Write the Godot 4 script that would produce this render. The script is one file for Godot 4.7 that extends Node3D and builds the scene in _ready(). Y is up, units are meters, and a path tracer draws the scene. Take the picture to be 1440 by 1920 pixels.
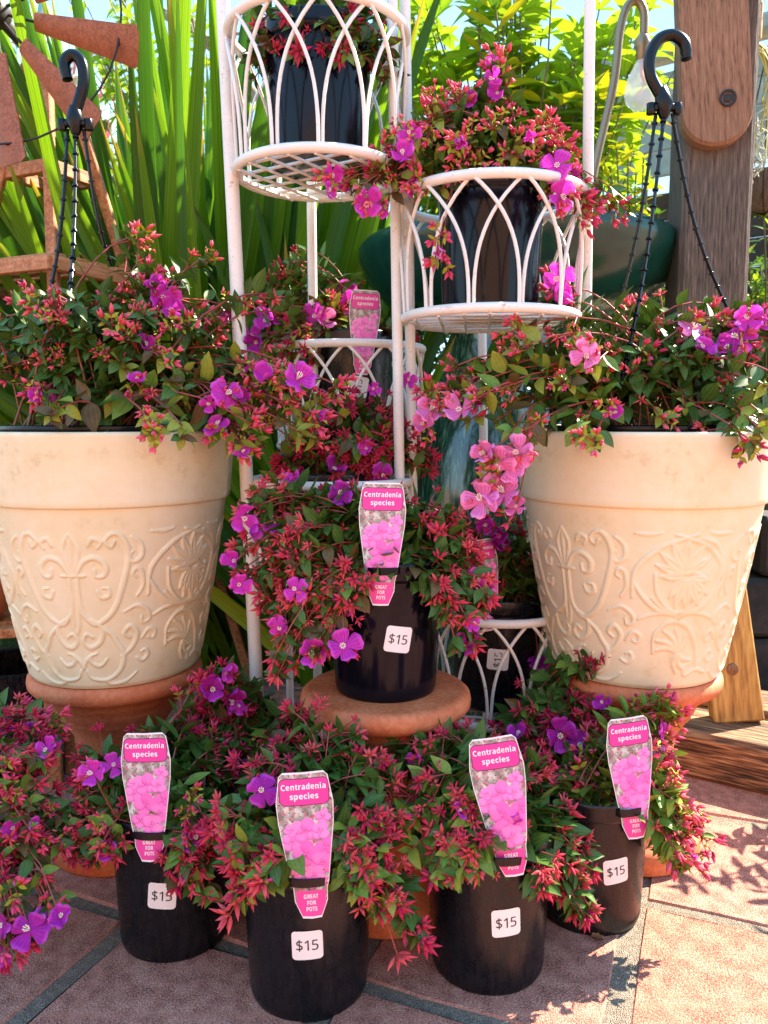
extends Node3D
# A nursery display of flowering plants: pots, pedestals, wire plant stands, garden behind.

const EYE := Vector3(0, 0.893, 0)
const PITCH := 6.5
var rng := RandomNumberGenerator.new()
var MT := {}
var LEAF := []
var BUDS := []
var PETAL := []
var names := {}
var greys := {}

# ---------------------------------------------------------------- mesh builder
class MB:
	var v := PackedVector3Array()
	var uv := PackedVector2Array()
	var c := PackedColorArray()
	var ix := PackedInt32Array()
	func grid(nu: int, nv: int, f: Callable, col := Color.WHITE) -> void:
		var o := v.size()
		for j in nv + 1:
			for i in nu + 1:
				v.append(f.call(float(i) / nu, float(j) / nv))
				uv.append(Vector2(float(i) / nu, float(j) / nv))
				c.append(col)
		for j in nv:
			for i in nu:
				var a := o + j * (nu + 1) + i
				var b := a + nu + 1
				ix.append_array([a, a + 1, b, a + 1, b + 1, b])
	func tube(pts: Array, radii: Array, sides := 8, col := Color.WHITE, caps := true) -> void:
		var n := pts.size()
		var t0: Vector3 = (pts[1] - pts[0]).normalized()
		var side := t0.cross(Vector3.UP if absf(t0.y) < 0.9 else Vector3.RIGHT).normalized()
		var o := v.size()
		for k in n:
			var t: Vector3 = (pts[mini(k + 1, n - 1)] - pts[maxi(k - 1, 0)]).normalized()
			side = (side - t * side.dot(t)).normalized()
			var up := t.cross(side)
			var r: float = radii[mini(k, radii.size() - 1)]
			for i in sides + 1:
				var a := TAU * i / sides
				v.append(pts[k] + (side * cos(a) + up * sin(a)) * r)
				uv.append(Vector2(float(i) / sides, float(k) / (n - 1)))
				c.append(col)
		for k in n - 1:
			for i in sides:
				var a := o + k * (sides + 1) + i
				var b := a + sides + 1
				ix.append_array([a, b, a + 1, a + 1, b, b + 1])
		if caps:
			for e in 2:
				var k := 0 if e == 0 else n - 1
				var m := v.size()
				v.append(pts[k]); uv.append(Vector2(0.5, 0.5)); c.append(col)
				for i in sides:
					v.append(v[o + k * (sides + 1) + i]); uv.append(Vector2(0.5, 0.5)); c.append(col)
				for i in sides:
					var a := m + 1 + i
					var b := m + 1 + (i + 1) % sides
					ix.append_array([m, a, b] if e == 0 else [m, b, a])
	func lathe(prof: Array, seg := 48, at := Vector3.ZERO, col := Color.WHITE, smooth := true) -> void:
		# prof from bottom outside upward
		var rows := []
		for k in prof.size():
			rows.append(prof[k])
			if not smooth and k > 0 and k < prof.size() - 1:
				rows.append(prof[k])
		var o := v.size()
		for k in rows.size():
			for i in seg + 1:
				var a := TAU * i / seg
				v.append(at + Vector3(cos(a) * rows[k].x, rows[k].y, sin(a) * rows[k].x))
				uv.append(Vector2(float(i) / seg, float(k) / (rows.size() - 1)))
				c.append(col)
		for k in rows.size() - 1:
			if not smooth and k % 2 == 1:
				continue
			for i in seg:
				var a := o + k * (seg + 1) + i
				var b := a + seg + 1
				ix.append_array([a, a + 1, b, a + 1, b + 1, b])
	func poly(p: Array, mid: Vector3, col := Color.WHITE) -> void:
		var nn: Vector3 = (p[2] - p[0]).cross(p[1] - p[0])
		var cen := Vector3.ZERO
		for q in p: cen += q / p.size()
		var flip := nn.dot(cen - mid) < 0
		var o := v.size()
		for q in p:
			v.append(q); c.append(col)
			uv.append(Vector2(q.x + q.z, q.y))
		for i in range(1, p.size() - 1):
			ix.append_array([o, o + i + 1, o + i] if flip else [o, o + i, o + i + 1])
	func box(t: Transform3D, size: Vector3, bev := 0.004, col := Color.WHITE) -> void:
		var h := size / 2
		bev = minf(bev, minf(h.x, minf(h.y, h.z)) * 0.8)
		var mid := t.origin
		var q := func(sx, sy, sz, ax):  # a corner pulled in on the two axes other than ax
			var p := Vector3(sx * h.x, sy * h.y, sz * h.z)
			for k in 3:
				if k != ax:
					p[k] -= signf(p[k]) * bev
			return t * p
		for ax in 3:
			for s in [-1, 1]:
				var f := []
				for k in [[-1, -1], [1, -1], [1, 1], [-1, 1]]:
					var g := [k[0], k[1]]
					g.insert(ax, s)
					f.append(q.call(g[0], g[1], g[2], ax))
				poly(f, mid, col)
		for ax in 3:
			var b1 := (ax + 1) % 3
			var b2 := (ax + 2) % 3
			for s1 in [-1, 1]:
				for s2 in [-1, 1]:
					var f := []
					for e in [[-1, b1], [1, b1], [1, b2], [-1, b2]]:
						var g := [0, 0, 0]
						g[ax] = e[0]; g[b1] = s1; g[b2] = s2
						f.append(q.call(g[0], g[1], g[2], e[1]))
					poly(f, mid, col)
		for sx in [-1, 1]:
			for sy in [-1, 1]:
				for sz in [-1, 1]:
					poly([q.call(sx, sy, sz, 0), q.call(sx, sy, sz, 1), q.call(sx, sy, sz, 2)], mid, col)
	func torus(at: Vector3, R: float, r: float, seg := 48, sides := 8, tilt := Basis()) -> void:
		grid(seg, sides, func(a, b):
			var p := Vector3(cos(a * TAU) * (R + r * cos(b * TAU)), r * sin(b * TAU), sin(a * TAU) * (R + r * cos(b * TAU)))
			return at + tilt * p)
	func done(weld_u := false) -> ArrayMesh:
		var n := PackedVector3Array()
		n.resize(v.size())
		for i in range(0, ix.size(), 3):
			var a := v[ix[i]]
			var f := (v[ix[i + 2]] - a).cross(v[ix[i + 1]] - a)
			for k in 3: n[ix[i + k]] += f
		# weld normals of vertices at the same place in seams
		var at := {}
		if weld_u:
			for i in v.size():
				var key := Vector3i(v[i] * 20000.0)
				if at.has(key):
					at[key] = at[key] + n[i]
				else:
					at[key] = n[i]
			for i in v.size():
				n[i] = at[Vector3i(v[i] * 20000.0)]
		for i in n.size():
			n[i] = n[i].normalized() if n[i].length_squared() > 1e-30 else Vector3.UP
		var arr := []
		arr.resize(Mesh.ARRAY_MAX)
		arr[Mesh.ARRAY_VERTEX] = v
		arr[Mesh.ARRAY_NORMAL] = n
		arr[Mesh.ARRAY_TEX_UV] = uv
		arr[Mesh.ARRAY_COLOR] = c
		arr[Mesh.ARRAY_INDEX] = ix
		var m := ArrayMesh.new()
		m.add_surface_from_arrays(Mesh.PRIMITIVE_TRIANGLES, arr)
		return m

# ---------------------------------------------------------------- naming and grouping helpers
func named(called: String, parent: Node) -> String:
	var key := str(parent.get_instance_id()) + called
	var k: int = names.get(key, 0)
	names[key] = k + 1
	return called if k == 0 else "%s_%03d" % [called, k]

func obj(called: String, mesh: Mesh, mat: Material, parent: Node = self, t := Transform3D()) -> MeshInstance3D:
	var o := MeshInstance3D.new()
	o.name = named(called, parent)
	o.mesh = mesh
	o.material_override = mat
	o.transform = t
	parent.add_child(o, true)
	return o

func tag(o: Node, label: String, category: String, group := "") -> Node:
	o.set_meta("label", label)
	o.set_meta("category", category)
	if group: o.set_meta("group", group)
	return o

func thing(called: String, label: String, category: String, at := Vector3.ZERO, group := "", turn := 0.0) -> Node3D:
	var o := Node3D.new()
	o.name = named(called, self)
	add_child(o, true)
	o.position = at
	o.rotation.y = turn
	tag(o, label, category, group)
	return o

func struct(called: String, mesh: Mesh, mat: Material, parent: Node = self) -> MeshInstance3D:
	var o := obj(called, mesh, mat, parent)
	if parent == self: o.set_meta("kind", "structure")
	return o

func stuff(o: Node) -> Node:
	o.set_meta("kind", "stuff")
	return o

func at(px: float, py: float, d: float) -> Vector3:  # the point d metres in front of the camera that the photograph shows at a pixel
	var r := Vector3((px - 720) / 1500, -(py - 960) / 1500, -1).rotated(Vector3.RIGHT, deg_to_rad(-PITCH))
	return EYE + r * (d / -r.z)

func on_ground(px: float, py: float) -> Vector3:
	var r := Vector3((px - 720) / 1500, -(py - 960) / 1500, -1).rotated(Vector3.RIGHT, deg_to_rad(-PITCH))
	return EYE + r * (EYE.y / -r.y)

func rr(a: float, b: float) -> float:
	return rng.randf_range(a, b)

func jit(s: float) -> Vector3:
	return Vector3(rr(-s, s), rr(-s, s), rr(-s, s))

func ball(r: float) -> Vector3:
	for k in 20:
		var p := jit(r)
		if p.length() < r: return p
	return Vector3.ZERO

func spline(p: Array, n: int) -> Array:  # Catmull-Rom through the points
	var out := []
	for k in p.size() - 1:
		for i in n:
			var t := float(i) / n
			out.append(p[k].cubic_interpolate(p[k + 1], p[maxi(k - 1, 0)], p[mini(k + 2, p.size() - 1)], t))
	out.append(p[-1])
	return out

func bar(m: MB, a: Vector3, b: Vector3, w: float, h: float, bev := 0.002) -> void:  # a straight piece of wood from a to b
	var z := (b - a).normalized()
	var x := z.cross(Vector3.UP).normalized() if absf(z.y) < 0.95 else z.cross(Vector3.BACK).normalized()
	m.box(Transform3D(Basis(x, x.cross(z) * -1.0, z), (a + b) / 2), Vector3(w, h, a.distance_to(b)), bev)

# ---------------------------------------------------------------- materials
func seamless(sd: int, freq: float, oct := 4, size := 256, cell := false) -> PackedByteArray:
	var n := FastNoiseLite.new()
	n.seed = sd
	n.frequency = freq
	n.noise_type = FastNoiseLite.TYPE_CELLULAR if cell else FastNoiseLite.TYPE_SIMPLEX
	n.fractal_type = FastNoiseLite.FRACTAL_FBM
	n.fractal_octaves = oct
	var im := n.get_seamless_image(size, size)
	im.convert(Image.FORMAT_L8)
	return im.get_data()

func mixed(layers: Array) -> PackedByteArray:  # [[bytes, weight], ...]
	var out := PackedByteArray()
	out.resize(layers[0][0].size())
	for i in out.size():
		var s := 0.0
		for l in layers: s += l[0][i] * l[1]
		out[i] = clampi(int(s), 0, 255)
	return out

func ramp_tex(b: PackedByteArray, cols: Array) -> ImageTexture:  # cols: [[level, Color], ...]
	var g := Gradient.new()
	g.offsets = PackedFloat32Array(cols.map(func(c): return c[0]))
	g.colors = PackedColorArray(cols.map(func(c): return c[1]))
	var lut := PackedByteArray()
	for k in 256:
		var q := g.sample(k / 255.0)
		lut.append_array([q.r8, q.g8, q.b8])
	var out := PackedByteArray()
	out.resize(b.size() * 3)
	for i in b.size():
		var k := b[i] * 3
		out[i * 3] = lut[k]; out[i * 3 + 1] = lut[k + 1]; out[i * 3 + 2] = lut[k + 2]
	var s := int(sqrt(b.size()))
	return ImageTexture.create_from_image(Image.create_from_data(s, s, false, Image.FORMAT_RGB8, out))

func grey_tex(b: PackedByteArray) -> ImageTexture:
	var s := int(sqrt(b.size()))
	if not greys.has(hash(b)):
		greys[hash(b)] = ImageTexture.create_from_image(Image.create_from_data(s, s, false, Image.FORMAT_L8, b))
	return greys[hash(b)]

func rgb(r: int, g: int, b: int) -> Color:
	return Color8(r, g, b)

func mat(called: String, col: Color, rough := 0.6, spec := 0.5) -> StandardMaterial3D:
	var m := StandardMaterial3D.new()
	m.resource_name = called
	m.albedo_color = col
	m.roughness = rough
	m.metallic_specular = spec
	MT[called] = m
	return m

func surf(called: String, tex: Texture2D, scale: Vector3, rough: float, bump: Texture2D = null, depth := 0.0, world := true) -> StandardMaterial3D:
	var m := mat(called, Color.WHITE, rough)
	m.albedo_texture = tex
	m.uv1_triplanar = true
	m.uv1_world_triplanar = world
	m.uv1_scale = scale
	if bump:
		m.heightmap_enabled = true
		m.heightmap_texture = bump
		m.heightmap_scale = depth
	return m

func leaf_tex(dark: Color, light: Color, vein: Color, sd: int) -> ImageTexture:  # u across, v from stalk to tip: three long veins and fine cross veins
	var n := FastNoiseLite.new()
	n.seed = sd
	n.frequency = 0.03
	var im := Image.create(64, 128, false, Image.FORMAT_RGB8)
	for y in 128:
		for x in 64:
			var u := absf(x / 63.0 - 0.5) * 2.0
			var t := 0.5 + 0.5 * n.get_noise_2d(x * 1.6, y)
			var q := dark.lerp(light, clampf(t, 0, 1))
			var w := maxf(1.0 - u / 0.09, 1.0 - absf(u - 0.52) / 0.07)
			var cross := maxf(0.0, 1.0 - absf(fposmod(y * 0.11 - u * 0.9, 1.0) - 0.5) / 0.12) * 0.35
			q = q.lerp(vein, clampf(maxf(w, cross), 0, 1) * 0.6)
			im.set_pixel(x, y, q)
	return ImageTexture.create_from_image(im)

func vein_tex(dark: Color, light: Color, vein: Color, lines: float, tip: Color, from: float, sd: int) -> ImageTexture:
	var n := FastNoiseLite.new()
	n.seed = sd
	n.frequency = 0.05
	var im := Image.create(64, 256, false, Image.FORMAT_RGB8)
	for y in 256:
		for x in 64:
			var u := x / 63.0
			var v := y / 255.0
			var q := dark.lerp(light, clampf(0.5 + 0.6 * n.get_noise_2d(x * 3.0, y * 0.25), 0, 1))
			q = q.lerp(vein, 0.45 * pow(absf(sin(u * lines + 0.5 * n.get_noise_2d(x, y))), 6.0))
			q = q.lerp(tip, clampf((v - from + 0.06 * n.get_noise_2d(x * 2.0, y + 400)) / maxf(1.001 - from, 0.001) * 2.0, 0, 1))
			im.set_pixel(x, y, q)
	return ImageTexture.create_from_image(im)

func leaf_mat(called: String, dark: Color, light: Color, vein: Color, back: float, sd: int, rough := 0.42) -> void:
	var m := mat(called, Color.WHITE, rough, 0.38)
	m.albedo_texture = leaf_tex(dark, light, vein, sd)
	m.backlight_enabled = true
	m.backlight = Color(back, back, back * 0.8)

func make_materials() -> void:
	# leaves
	leaf_mat("leaf dark", rgb(52, 82, 32), rgb(84, 116, 46), rgb(112, 140, 66), 0.42, 1)
	leaf_mat("leaf green", rgb(82, 116, 36), rgb(118, 146, 52), rgb(128, 150, 78), 0.5, 2)
	leaf_mat("leaf bronze", rgb(78, 58, 36), rgb(104, 92, 46), rgb(140, 112, 66), 0.5, 3)
	leaf_mat("leaf young", rgb(120, 138, 44), rgb(160, 164, 60), rgb(182, 178, 96), 0.6, 4)
	leaf_mat("leaf strap", rgb(96, 136, 20), rgb(136, 172, 34), rgb(150, 184, 56), 1.0, 5, 0.35)
	leaf_mat("leaf strap dark", rgb(50, 94, 22), rgb(78, 122, 28), rgb(92, 130, 44), 0.9, 6, 0.4)
	leaf_mat("leaf broad", rgb(124, 162, 30), rgb(162, 190, 48), rgb(190, 208, 90), 1.0, 7, 0.4)
	leaf_mat("leaf broad dark", rgb(70, 112, 34), rgb(104, 144, 48), rgb(134, 164, 74), 0.8, 8, 0.4)
	leaf_mat("leaf yellow", rgb(186, 190, 26), rgb(214, 206, 50), rgb(220, 216, 110), 0.8, 9, 0.45)
	leaf_mat("leaf tip", rgb(200, 120, 40), rgb(190, 170, 40), rgb(200, 180, 90), 0.6, 10, 0.5)
	MT["leaf strap"].albedo_texture = vein_tex(rgb(90, 130, 20), rgb(136, 172, 34), rgb(70, 110, 24), 24.0, rgb(176, 140, 60), 0.93, 31)
	MT["leaf strap dark"].albedo_texture = vein_tex(rgb(48, 90, 22), rgb(80, 124, 28), rgb(36, 72, 22), 24.0, rgb(150, 120, 60), 0.95, 32)
	MT["leaf yellow"].albedo_texture = vein_tex(rgb(170, 176, 26), rgb(214, 206, 50), rgb(140, 160, 30), 16.0, rgb(186, 130, 50), 0.86, 33)
	var k := mat("buds", Color.WHITE, 0.6, 0.22)
	k.vertex_color_use_as_albedo = true
	k.backlight_enabled = true
	k.backlight = Color(0.25, 0.22, 0.22)
	for q in [["petal magenta", rgb(220, 44, 186), 0.8], ["petal purple", rgb(170, 18, 150), 0.5], ["petal pink", rgb(242, 116, 186), 0.6]]:
		var p := mat(q[0], Color.WHITE, 0.5, 0.3)
		p.albedo_texture = vein_tex(q[1].darkened(0.08), q[1].lightened(0.14), q[1].darkened(0.3), 15.0, q[1].lightened(0.18), 0.75, 20)
		p.backlight_enabled = true
		p.backlight = Color(q[2], q[2], q[2])
	mat("stamen", rgb(250, 235, 205), 0.5)
	var st := mat("stem", rgb(176, 66, 56), 0.5)
	st.vertex_color_use_as_albedo = true
	st.albedo_color = Color.WHITE
	# pots
	var fine := seamless(41, 0.09, 4)
	var broad := seamless(42, 0.012, 3)
	var mid := seamless(43, 0.035, 4)
	var t := surf("cream pot", ramp_tex(mixed([[broad, 0.45], [mid, 0.3], [fine, 0.25]]), [[0.2, rgb(212, 190, 148)], [0.3, rgb(226, 209, 168)], [0.55, rgb(232, 216, 178)], [0.8, rgb(236, 222, 192)]]), Vector3(2.2, 2.2, 2.2), 0.55, grey_tex(fine), 0.015, false)
	t.metallic_specular = 0.4
	surf("terracotta", ramp_tex(mixed([[broad, 0.5], [fine, 0.5]]), [[0.2, rgb(186, 92, 52)], [0.5, rgb(206, 112, 66)], [0.8, rgb(218, 134, 90)]]), Vector3(3, 3, 3), 0.7, grey_tex(fine), 0.02, false)
	var spots := seamless(44, 0.16, 2)
	var bp := surf("black plastic", ramp_tex(mixed([[spots, 0.7], [mid, 0.3]]), [[0.2, rgb(12, 12, 17)], [0.66, rgb(16, 16, 22)], [0.76, rgb(24, 23, 27)], [0.88, rgb(78, 72, 68)]]), Vector3(7, 2.2, 7), 0.5, grey_tex(fine), 0.006, false)
	bp.roughness_texture = ramp_tex(mixed([[mid, 0.6], [fine, 0.4]]), [[0.25, rgb(105, 105, 105)], [0.7, rgb(190, 190, 190)]])
	bp.metallic_specular = 0.46
	var bg := surf("black gloss", ramp_tex(mid, [[0.2, rgb(8, 9, 18)], [0.8, rgb(12, 14, 26)]]), Vector3(3, 3, 3), 0.16, null, 0, false)
	bg.metallic_specular = 0.36
	mat("hook plastic", rgb(10, 11, 15), 0.26, 0.4)
	surf("soil", ramp_tex(fine, [[0.3, rgb(16, 12, 10)], [0.7, rgb(52, 40, 30)]]), Vector3(6, 6, 6), 0.95, grey_tex(mid), 0.8)
	# stands
	surf("cream metal", ramp_tex(mixed([[broad, 0.5], [fine, 0.5]]), [[0.3, rgb(226, 221, 210)], [0.74, rgb(236, 232, 222)], [0.8, rgb(222, 212, 198)], [0.92, rgb(160, 130, 104)]]), Vector3(4, 4, 4), 0.38, grey_tex(fine), 0.01)
	# ground
	var pav := mixed([[seamless(51, 0.014, 3, 512), 0.3], [seamless(52, 0.13, 5, 512), 0.7]])
	surf("paver", ramp_tex(pav, [[0.2, rgb(104, 62, 52)], [0.4, rgb(166, 108, 90)], [0.6, rgb(188, 130, 110)], [0.8, rgb(208, 164, 144)]]), Vector3(3.1, 3.1, 3.1), 0.88, grey_tex(mixed([[seamless(53, 0.2, 4, 512), 0.9], [seamless(56, 0.06, 2, 512), 0.1]])), 0.3)
	var p2 := surf("paver pale", MT["paver"].albedo_texture, Vector3(2.7, 2.7, 2.7), 0.88, MT["paver"].heightmap_texture, 0.3)
	p2.albedo_color = rgb(255, 236, 226)
	p2.uv1_offset = Vector3(0.37, 0.2, 0.61)
	var p3 := surf("paver dark", MT["paver"].albedo_texture, Vector3(3.4, 3.4, 3.4), 0.88, MT["paver"].heightmap_texture, 0.3)
	p3.albedo_color = rgb(232, 214, 212)
	p3.uv1_offset = Vector3(0.7, 0.5, 0.13)
	surf("grout", ramp_tex(mixed([[seamless(55, 0.3, 2), 0.8], [mid, 0.2]]), [[0.25, rgb(78, 68, 58)], [0.5, rgb(130, 116, 100)], [0.8, rgb(190, 174, 154)]]), Vector3(5, 5, 5), 0.95, grey_tex(seamless(55, 0.3, 2)), 0.5)
	surf("far ground", ramp_tex(mixed([[broad, 0.5], [fine, 0.5]]), [[0.2, rgb(120, 92, 74)], [0.5, rgb(166, 132, 108)], [0.8, rgb(190, 160, 134)]]), Vector3(1.5, 1.5, 1.5), 0.95, grey_tex(fine), 0.4)
	mat("grass", rgb(58, 96, 34), 0.6)
	surf("stone", ramp_tex(mixed([[mid, 0.6], [fine, 0.4]]), [[0.2, rgb(110, 98, 84)], [0.5, rgb(176, 162, 140)], [0.8, rgb(208, 196, 176)]]), Vector3(4, 4, 4), 0.9, grey_tex(fine), 0.5)
	# wood
	var grain := mixed([[seamless(61, 0.02, 5), 0.5], [seamless(62, 0.06, 4), 0.5]])
	var gt := grey_tex(grain)
	surf("wood post", ramp_tex(grain, [[0.2, rgb(42, 35, 29)], [0.34, rgb(78, 67, 57)], [0.6, rgb(98, 85, 73)], [0.85, rgb(126, 111, 97)]]), Vector3(17, 0.9, 17), 0.9, gt, 0.35, false)
	surf("wood brace", ramp_tex(grain, [[0.2, rgb(84, 54, 38)], [0.36, rgb(128, 90, 64)], [0.6, rgb(142, 102, 74)], [0.85, rgb(162, 122, 92)]]), Vector3(17, 1.1, 17), 0.8, gt, 0.25, false)
	surf("wood sleeper", ramp_tex(grain, [[0.22, rgb(44, 30, 20)], [0.45, rgb(104, 74, 50)], [0.62, rgb(142, 104, 72)], [0.8, rgb(176, 142, 104)]]), Vector3(0.6, 7, 7), 0.85, gt, 0.8, false)
	surf("wood pine", ramp_tex(grain, [[0.22, rgb(120, 80, 36)], [0.5, rgb(176, 128, 62)], [0.8, rgb(204, 160, 90)]]), Vector3(5, 0.6, 5), 0.7, gt, 0.25, false)
	surf("wood orange", ramp_tex(grain, [[0.22, rgb(140, 80, 44)], [0.5, rgb(184, 116, 68)], [0.8, rgb(206, 146, 98)]]), Vector3(5, 5, 0.6), 0.6, gt, 0.15, false)
	surf("rust blade", ramp_tex(mixed([[grain, 0.6], [fine, 0.4]]), [[0.22, rgb(112, 60, 38)], [0.5, rgb(150, 86, 56)], [0.8, rgb(176, 110, 78)]]), Vector3(5, 5, 0.9), 0.6, gt, 0.08, false)
	mat("dark iron", rgb(36, 30, 28), 0.6)
	surf("bark", ramp_tex(grain, [[0.22, rgb(84, 70, 54)], [0.5, rgb(140, 120, 98)], [0.8, rgb(176, 160, 138)]]), Vector3(7, 1, 7), 0.9, gt, 0.4)
	# glazed urn: drips of pale glaze over green, run down the wall
	var ug := surf("urn glaze", ramp_tex(mixed([[mid, 0.5], [fine, 0.5]]), [[0.3, rgb(22, 48, 38)], [0.5, rgb(36, 72, 56)], [0.6, rgb(66, 100, 78)], [0.76, rgb(140, 168, 138)]]), Vector3(4.5, 0.7, 4.5), 0.12, null, 0, false)
	ug.metallic_specular = 0.7
	surf("bowl glaze", ramp_tex(mixed([[mid, 0.5], [broad, 0.5]]), [[0.2, rgb(10, 50, 44)], [0.8, rgb(22, 70, 58)]]), Vector3(2, 2, 2), 0.16, null, 0, false)
	# boards far behind
	surf("aqua paint", ramp_tex(mixed([[broad, 0.7], [fine, 0.3]]), [[0.2, rgb(84, 150, 152)], [0.6, rgb(112, 172, 168)], [0.85, rgb(150, 190, 182)]]), Vector3(0.9, 0.9, 0.9), 0.7)
	surf("grey boards", ramp_tex(mixed([[broad, 0.7], [fine, 0.3]]), [[0.2, rgb(112, 122, 112)], [0.6, rgb(138, 148, 136)], [0.85, rgb(160, 166, 152)]]), Vector3(0.8, 0.8, 0.8), 0.8)
	surf("dark boards", ramp_tex(mixed([[broad, 0.6], [fine, 0.4]]), [[0.2, rgb(26, 24, 22)], [0.8, rgb(58, 52, 46)]]), Vector3(1.2, 1.2, 1.2), 0.85)
	surf("tan wall", ramp_tex(mixed([[broad, 0.5], [fine, 0.5]]), [[0.2, rgb(176, 128, 92)], [0.8, rgb(216, 172, 130)]]), Vector3(0.7, 0.7, 0.7), 0.9)
	mat("white card", rgb(240, 238, 236), 0.35)
	mat("ink dark", rgb(28, 26, 28), 0.6)
	mat("ink white", rgb(250, 244, 248), 0.5)
	mat("blossom pink", rgb(236, 132, 150), 0.6)
	mat("blossom white", rgb(244, 238, 224), 0.6)
	mat("lamp brass", rgb(150, 132, 106), 0.4)
	MT["lamp brass"].metallic = 0.6
	var gl := mat("lamp glass", Color(0.95, 0.98, 1, 0.34), 0.03)
	gl.transparency = BaseMaterial3D.TRANSPARENCY_ALPHA
	mat("moss grey", rgb(176, 184, 168), 0.9)
	mat("air plant", rgb(172, 164, 74), 0.7)
	mat("dead leaf", rgb(134, 84, 48), 0.8)
	mat("hose teal", rgb(20, 120, 124), 0.5)
	mat("poster paint", rgb(226, 150, 148), 0.7)
	label_material()

# ---------------------------------------------------------------- leaf, bud, petal meshes
func leaf_mesh(wide: float, arch: float, fold: float, blunt := 1.0, nv := 7, wav := 0.0) -> ArrayMesh:  # along +z, face up, one unit long
	var m := MB.new()
	m.grid(4, nv, func(a, b):
		var w = wide * 0.5 * pow(sin(PI * pow(b, 0.82)), blunt) * (1.0 - 0.25 * b) if b < 0.999 else 0.0
		w = maxf(w, 0.012 * (1.0 - b))
		var x: float = (a - 0.5) * 2.0
		var ang = arch * b
		var z = b if absf(arch) < 0.01 else sin(ang) / arch
		var y := 0.0 if absf(arch) < 0.01 else -(1.0 - cos(ang)) / arch
		y += fold * absf(x) * w + wav * w * sin(b * 17.0 + x * 2.0) - 0.045 * wide * (1.0 - minf(1.0, absf(absf(x) - 0.5) * 4.0)) * sin(PI * b)
		return Vector3(x * w, y, z))
	return m.done()

func spike(m: MB, a: Vector3, d: Vector3, length: float, r: float, base: Color, tip: Color, sides := 5) -> void:  # a pointed bud
	var u := d.cross(Vector3.UP if absf(d.y) < 0.9 else Vector3.RIGHT).normalized()
	var w := d.cross(u)
	var o := m.v.size()
	var prof := [[0.0, 0.35], [0.28, 1.0], [0.58, 0.8], [0.82, 0.34], [1.0, 0.03]]
	for k in 5:
		for i in sides:
			var q := TAU * i / sides
			m.v.append(a + d * length * prof[k][0] + (u * cos(q) + w * sin(q)) * r * prof[k][1])
			m.uv.append(Vector2(0, 0))
			m.c.append(base.lerp(tip, prof[k][0]))
	for k in 4:
		for i in sides:
			var p := o + k * sides + i
			var q := o + k * sides + (i + 1) % sides
			m.ix.append_array([p, q, p + sides, q, q + sides, p + sides])

func bud_mesh(n: int, spread: float, red: Color, tipc: Color) -> ArrayMesh:  # a cluster about one unit across, growing up +y
	var m := MB.new()
	var green := Color(0.16, 0.17, 0.03)
	for k in n:
		var az := k * 2.4 + rr(-0.3, 0.3)
		var tilt := spread * sqrt((k + 0.3) / n) + rr(-0.12, 0.12)
		var d := Vector3(sin(tilt) * cos(az), cos(tilt), sin(tilt) * sin(az))
		var a := d * rr(0.02, 0.14) + Vector3(0, rr(-0.06, 0.06), 0)
		var l := rr(0.3, 0.5) * (1.0 if k % 3 else 1.15)
		var c := red.lerp(tipc, rr(0, 0.35))
		m.tube([Vector3.ZERO, a + d * 0.04], [0.022, 0.018], 4, red.lerp(green, 0.3), false)
		spike(m, a, d, l, rr(0.055, 0.085), c.lerp(green, rr(0.0, 0.35)), c.lerp(tipc, 0.55))
		if k % 3 == 0:  # two slender sepals beside the bud
			for s in [-1, 1]:
				var e := (d + Vector3(rr(-0.4, 0.4), 0.1, rr(-0.4, 0.4))).normalized()
				spike(m, a, e, l * 0.7, 0.034, c, tipc, 4)
	return m.done()

func cyme_mesh(red: Array) -> ArrayMesh:  # a loose branching head of slender buds with small yellow green bracts
	var m := MB.new()
	var stalk := Color(0.42, 0.07, 0.06)
	m.tube([Vector3.ZERO, Vector3(0, 0.3, 0)], [0.02, 0.016], 4, stalk, false)
	for k in 5:
		var az := k * 2.4 + rr(-0.3, 0.3)
		var from := Vector3(0, 0.08 + 0.05 * k, 0)
		var out := Vector3(cos(az), rr(0.7, 1.5), sin(az)).normalized()
		var to := from + out * rr(0.22, 0.4)
		m.tube([from, from.lerp(to, 0.5) + Vector3(cos(az), 0, sin(az)) * 0.03, to], [0.014, 0.011], 4, stalk, false)
		for j in 3:
			var d := (out + Vector3(rr(-0.7, 0.7), rr(-0.1, 0.6), rr(-0.7, 0.7))).normalized()
			var q := to + d * rr(0.0, 0.06)
			m.tube([to, q], [0.01, 0.008], 4, stalk, false)
			spike(m, q, d, rr(0.15, 0.27), rr(0.036, 0.055), red[0].lerp(Color(0.46, 0.16, 0.04), rr(0, 0.3)), red[1].lerp(Color(0.84, 0.16, 0.36), rr(0, 0.6)))
		for s in [-1, 1]:
			var b := Basis(Vector3.UP, -az + PI / 2 + s * 1.2) * Basis(Vector3.RIGHT, -rr(0.2, 0.9))
			m.grid(2, 3, func(a, v):
				var w: float = 0.045 * sin(PI * pow(v * 0.96 + 0.02, 0.8))
				return to.lerp(from, 0.3) + b * Vector3((a - 0.5) * 2 * w, -v * v * 0.05, v * 0.19), Color(0.34, 0.36, 0.04))
	return m.done()

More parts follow.
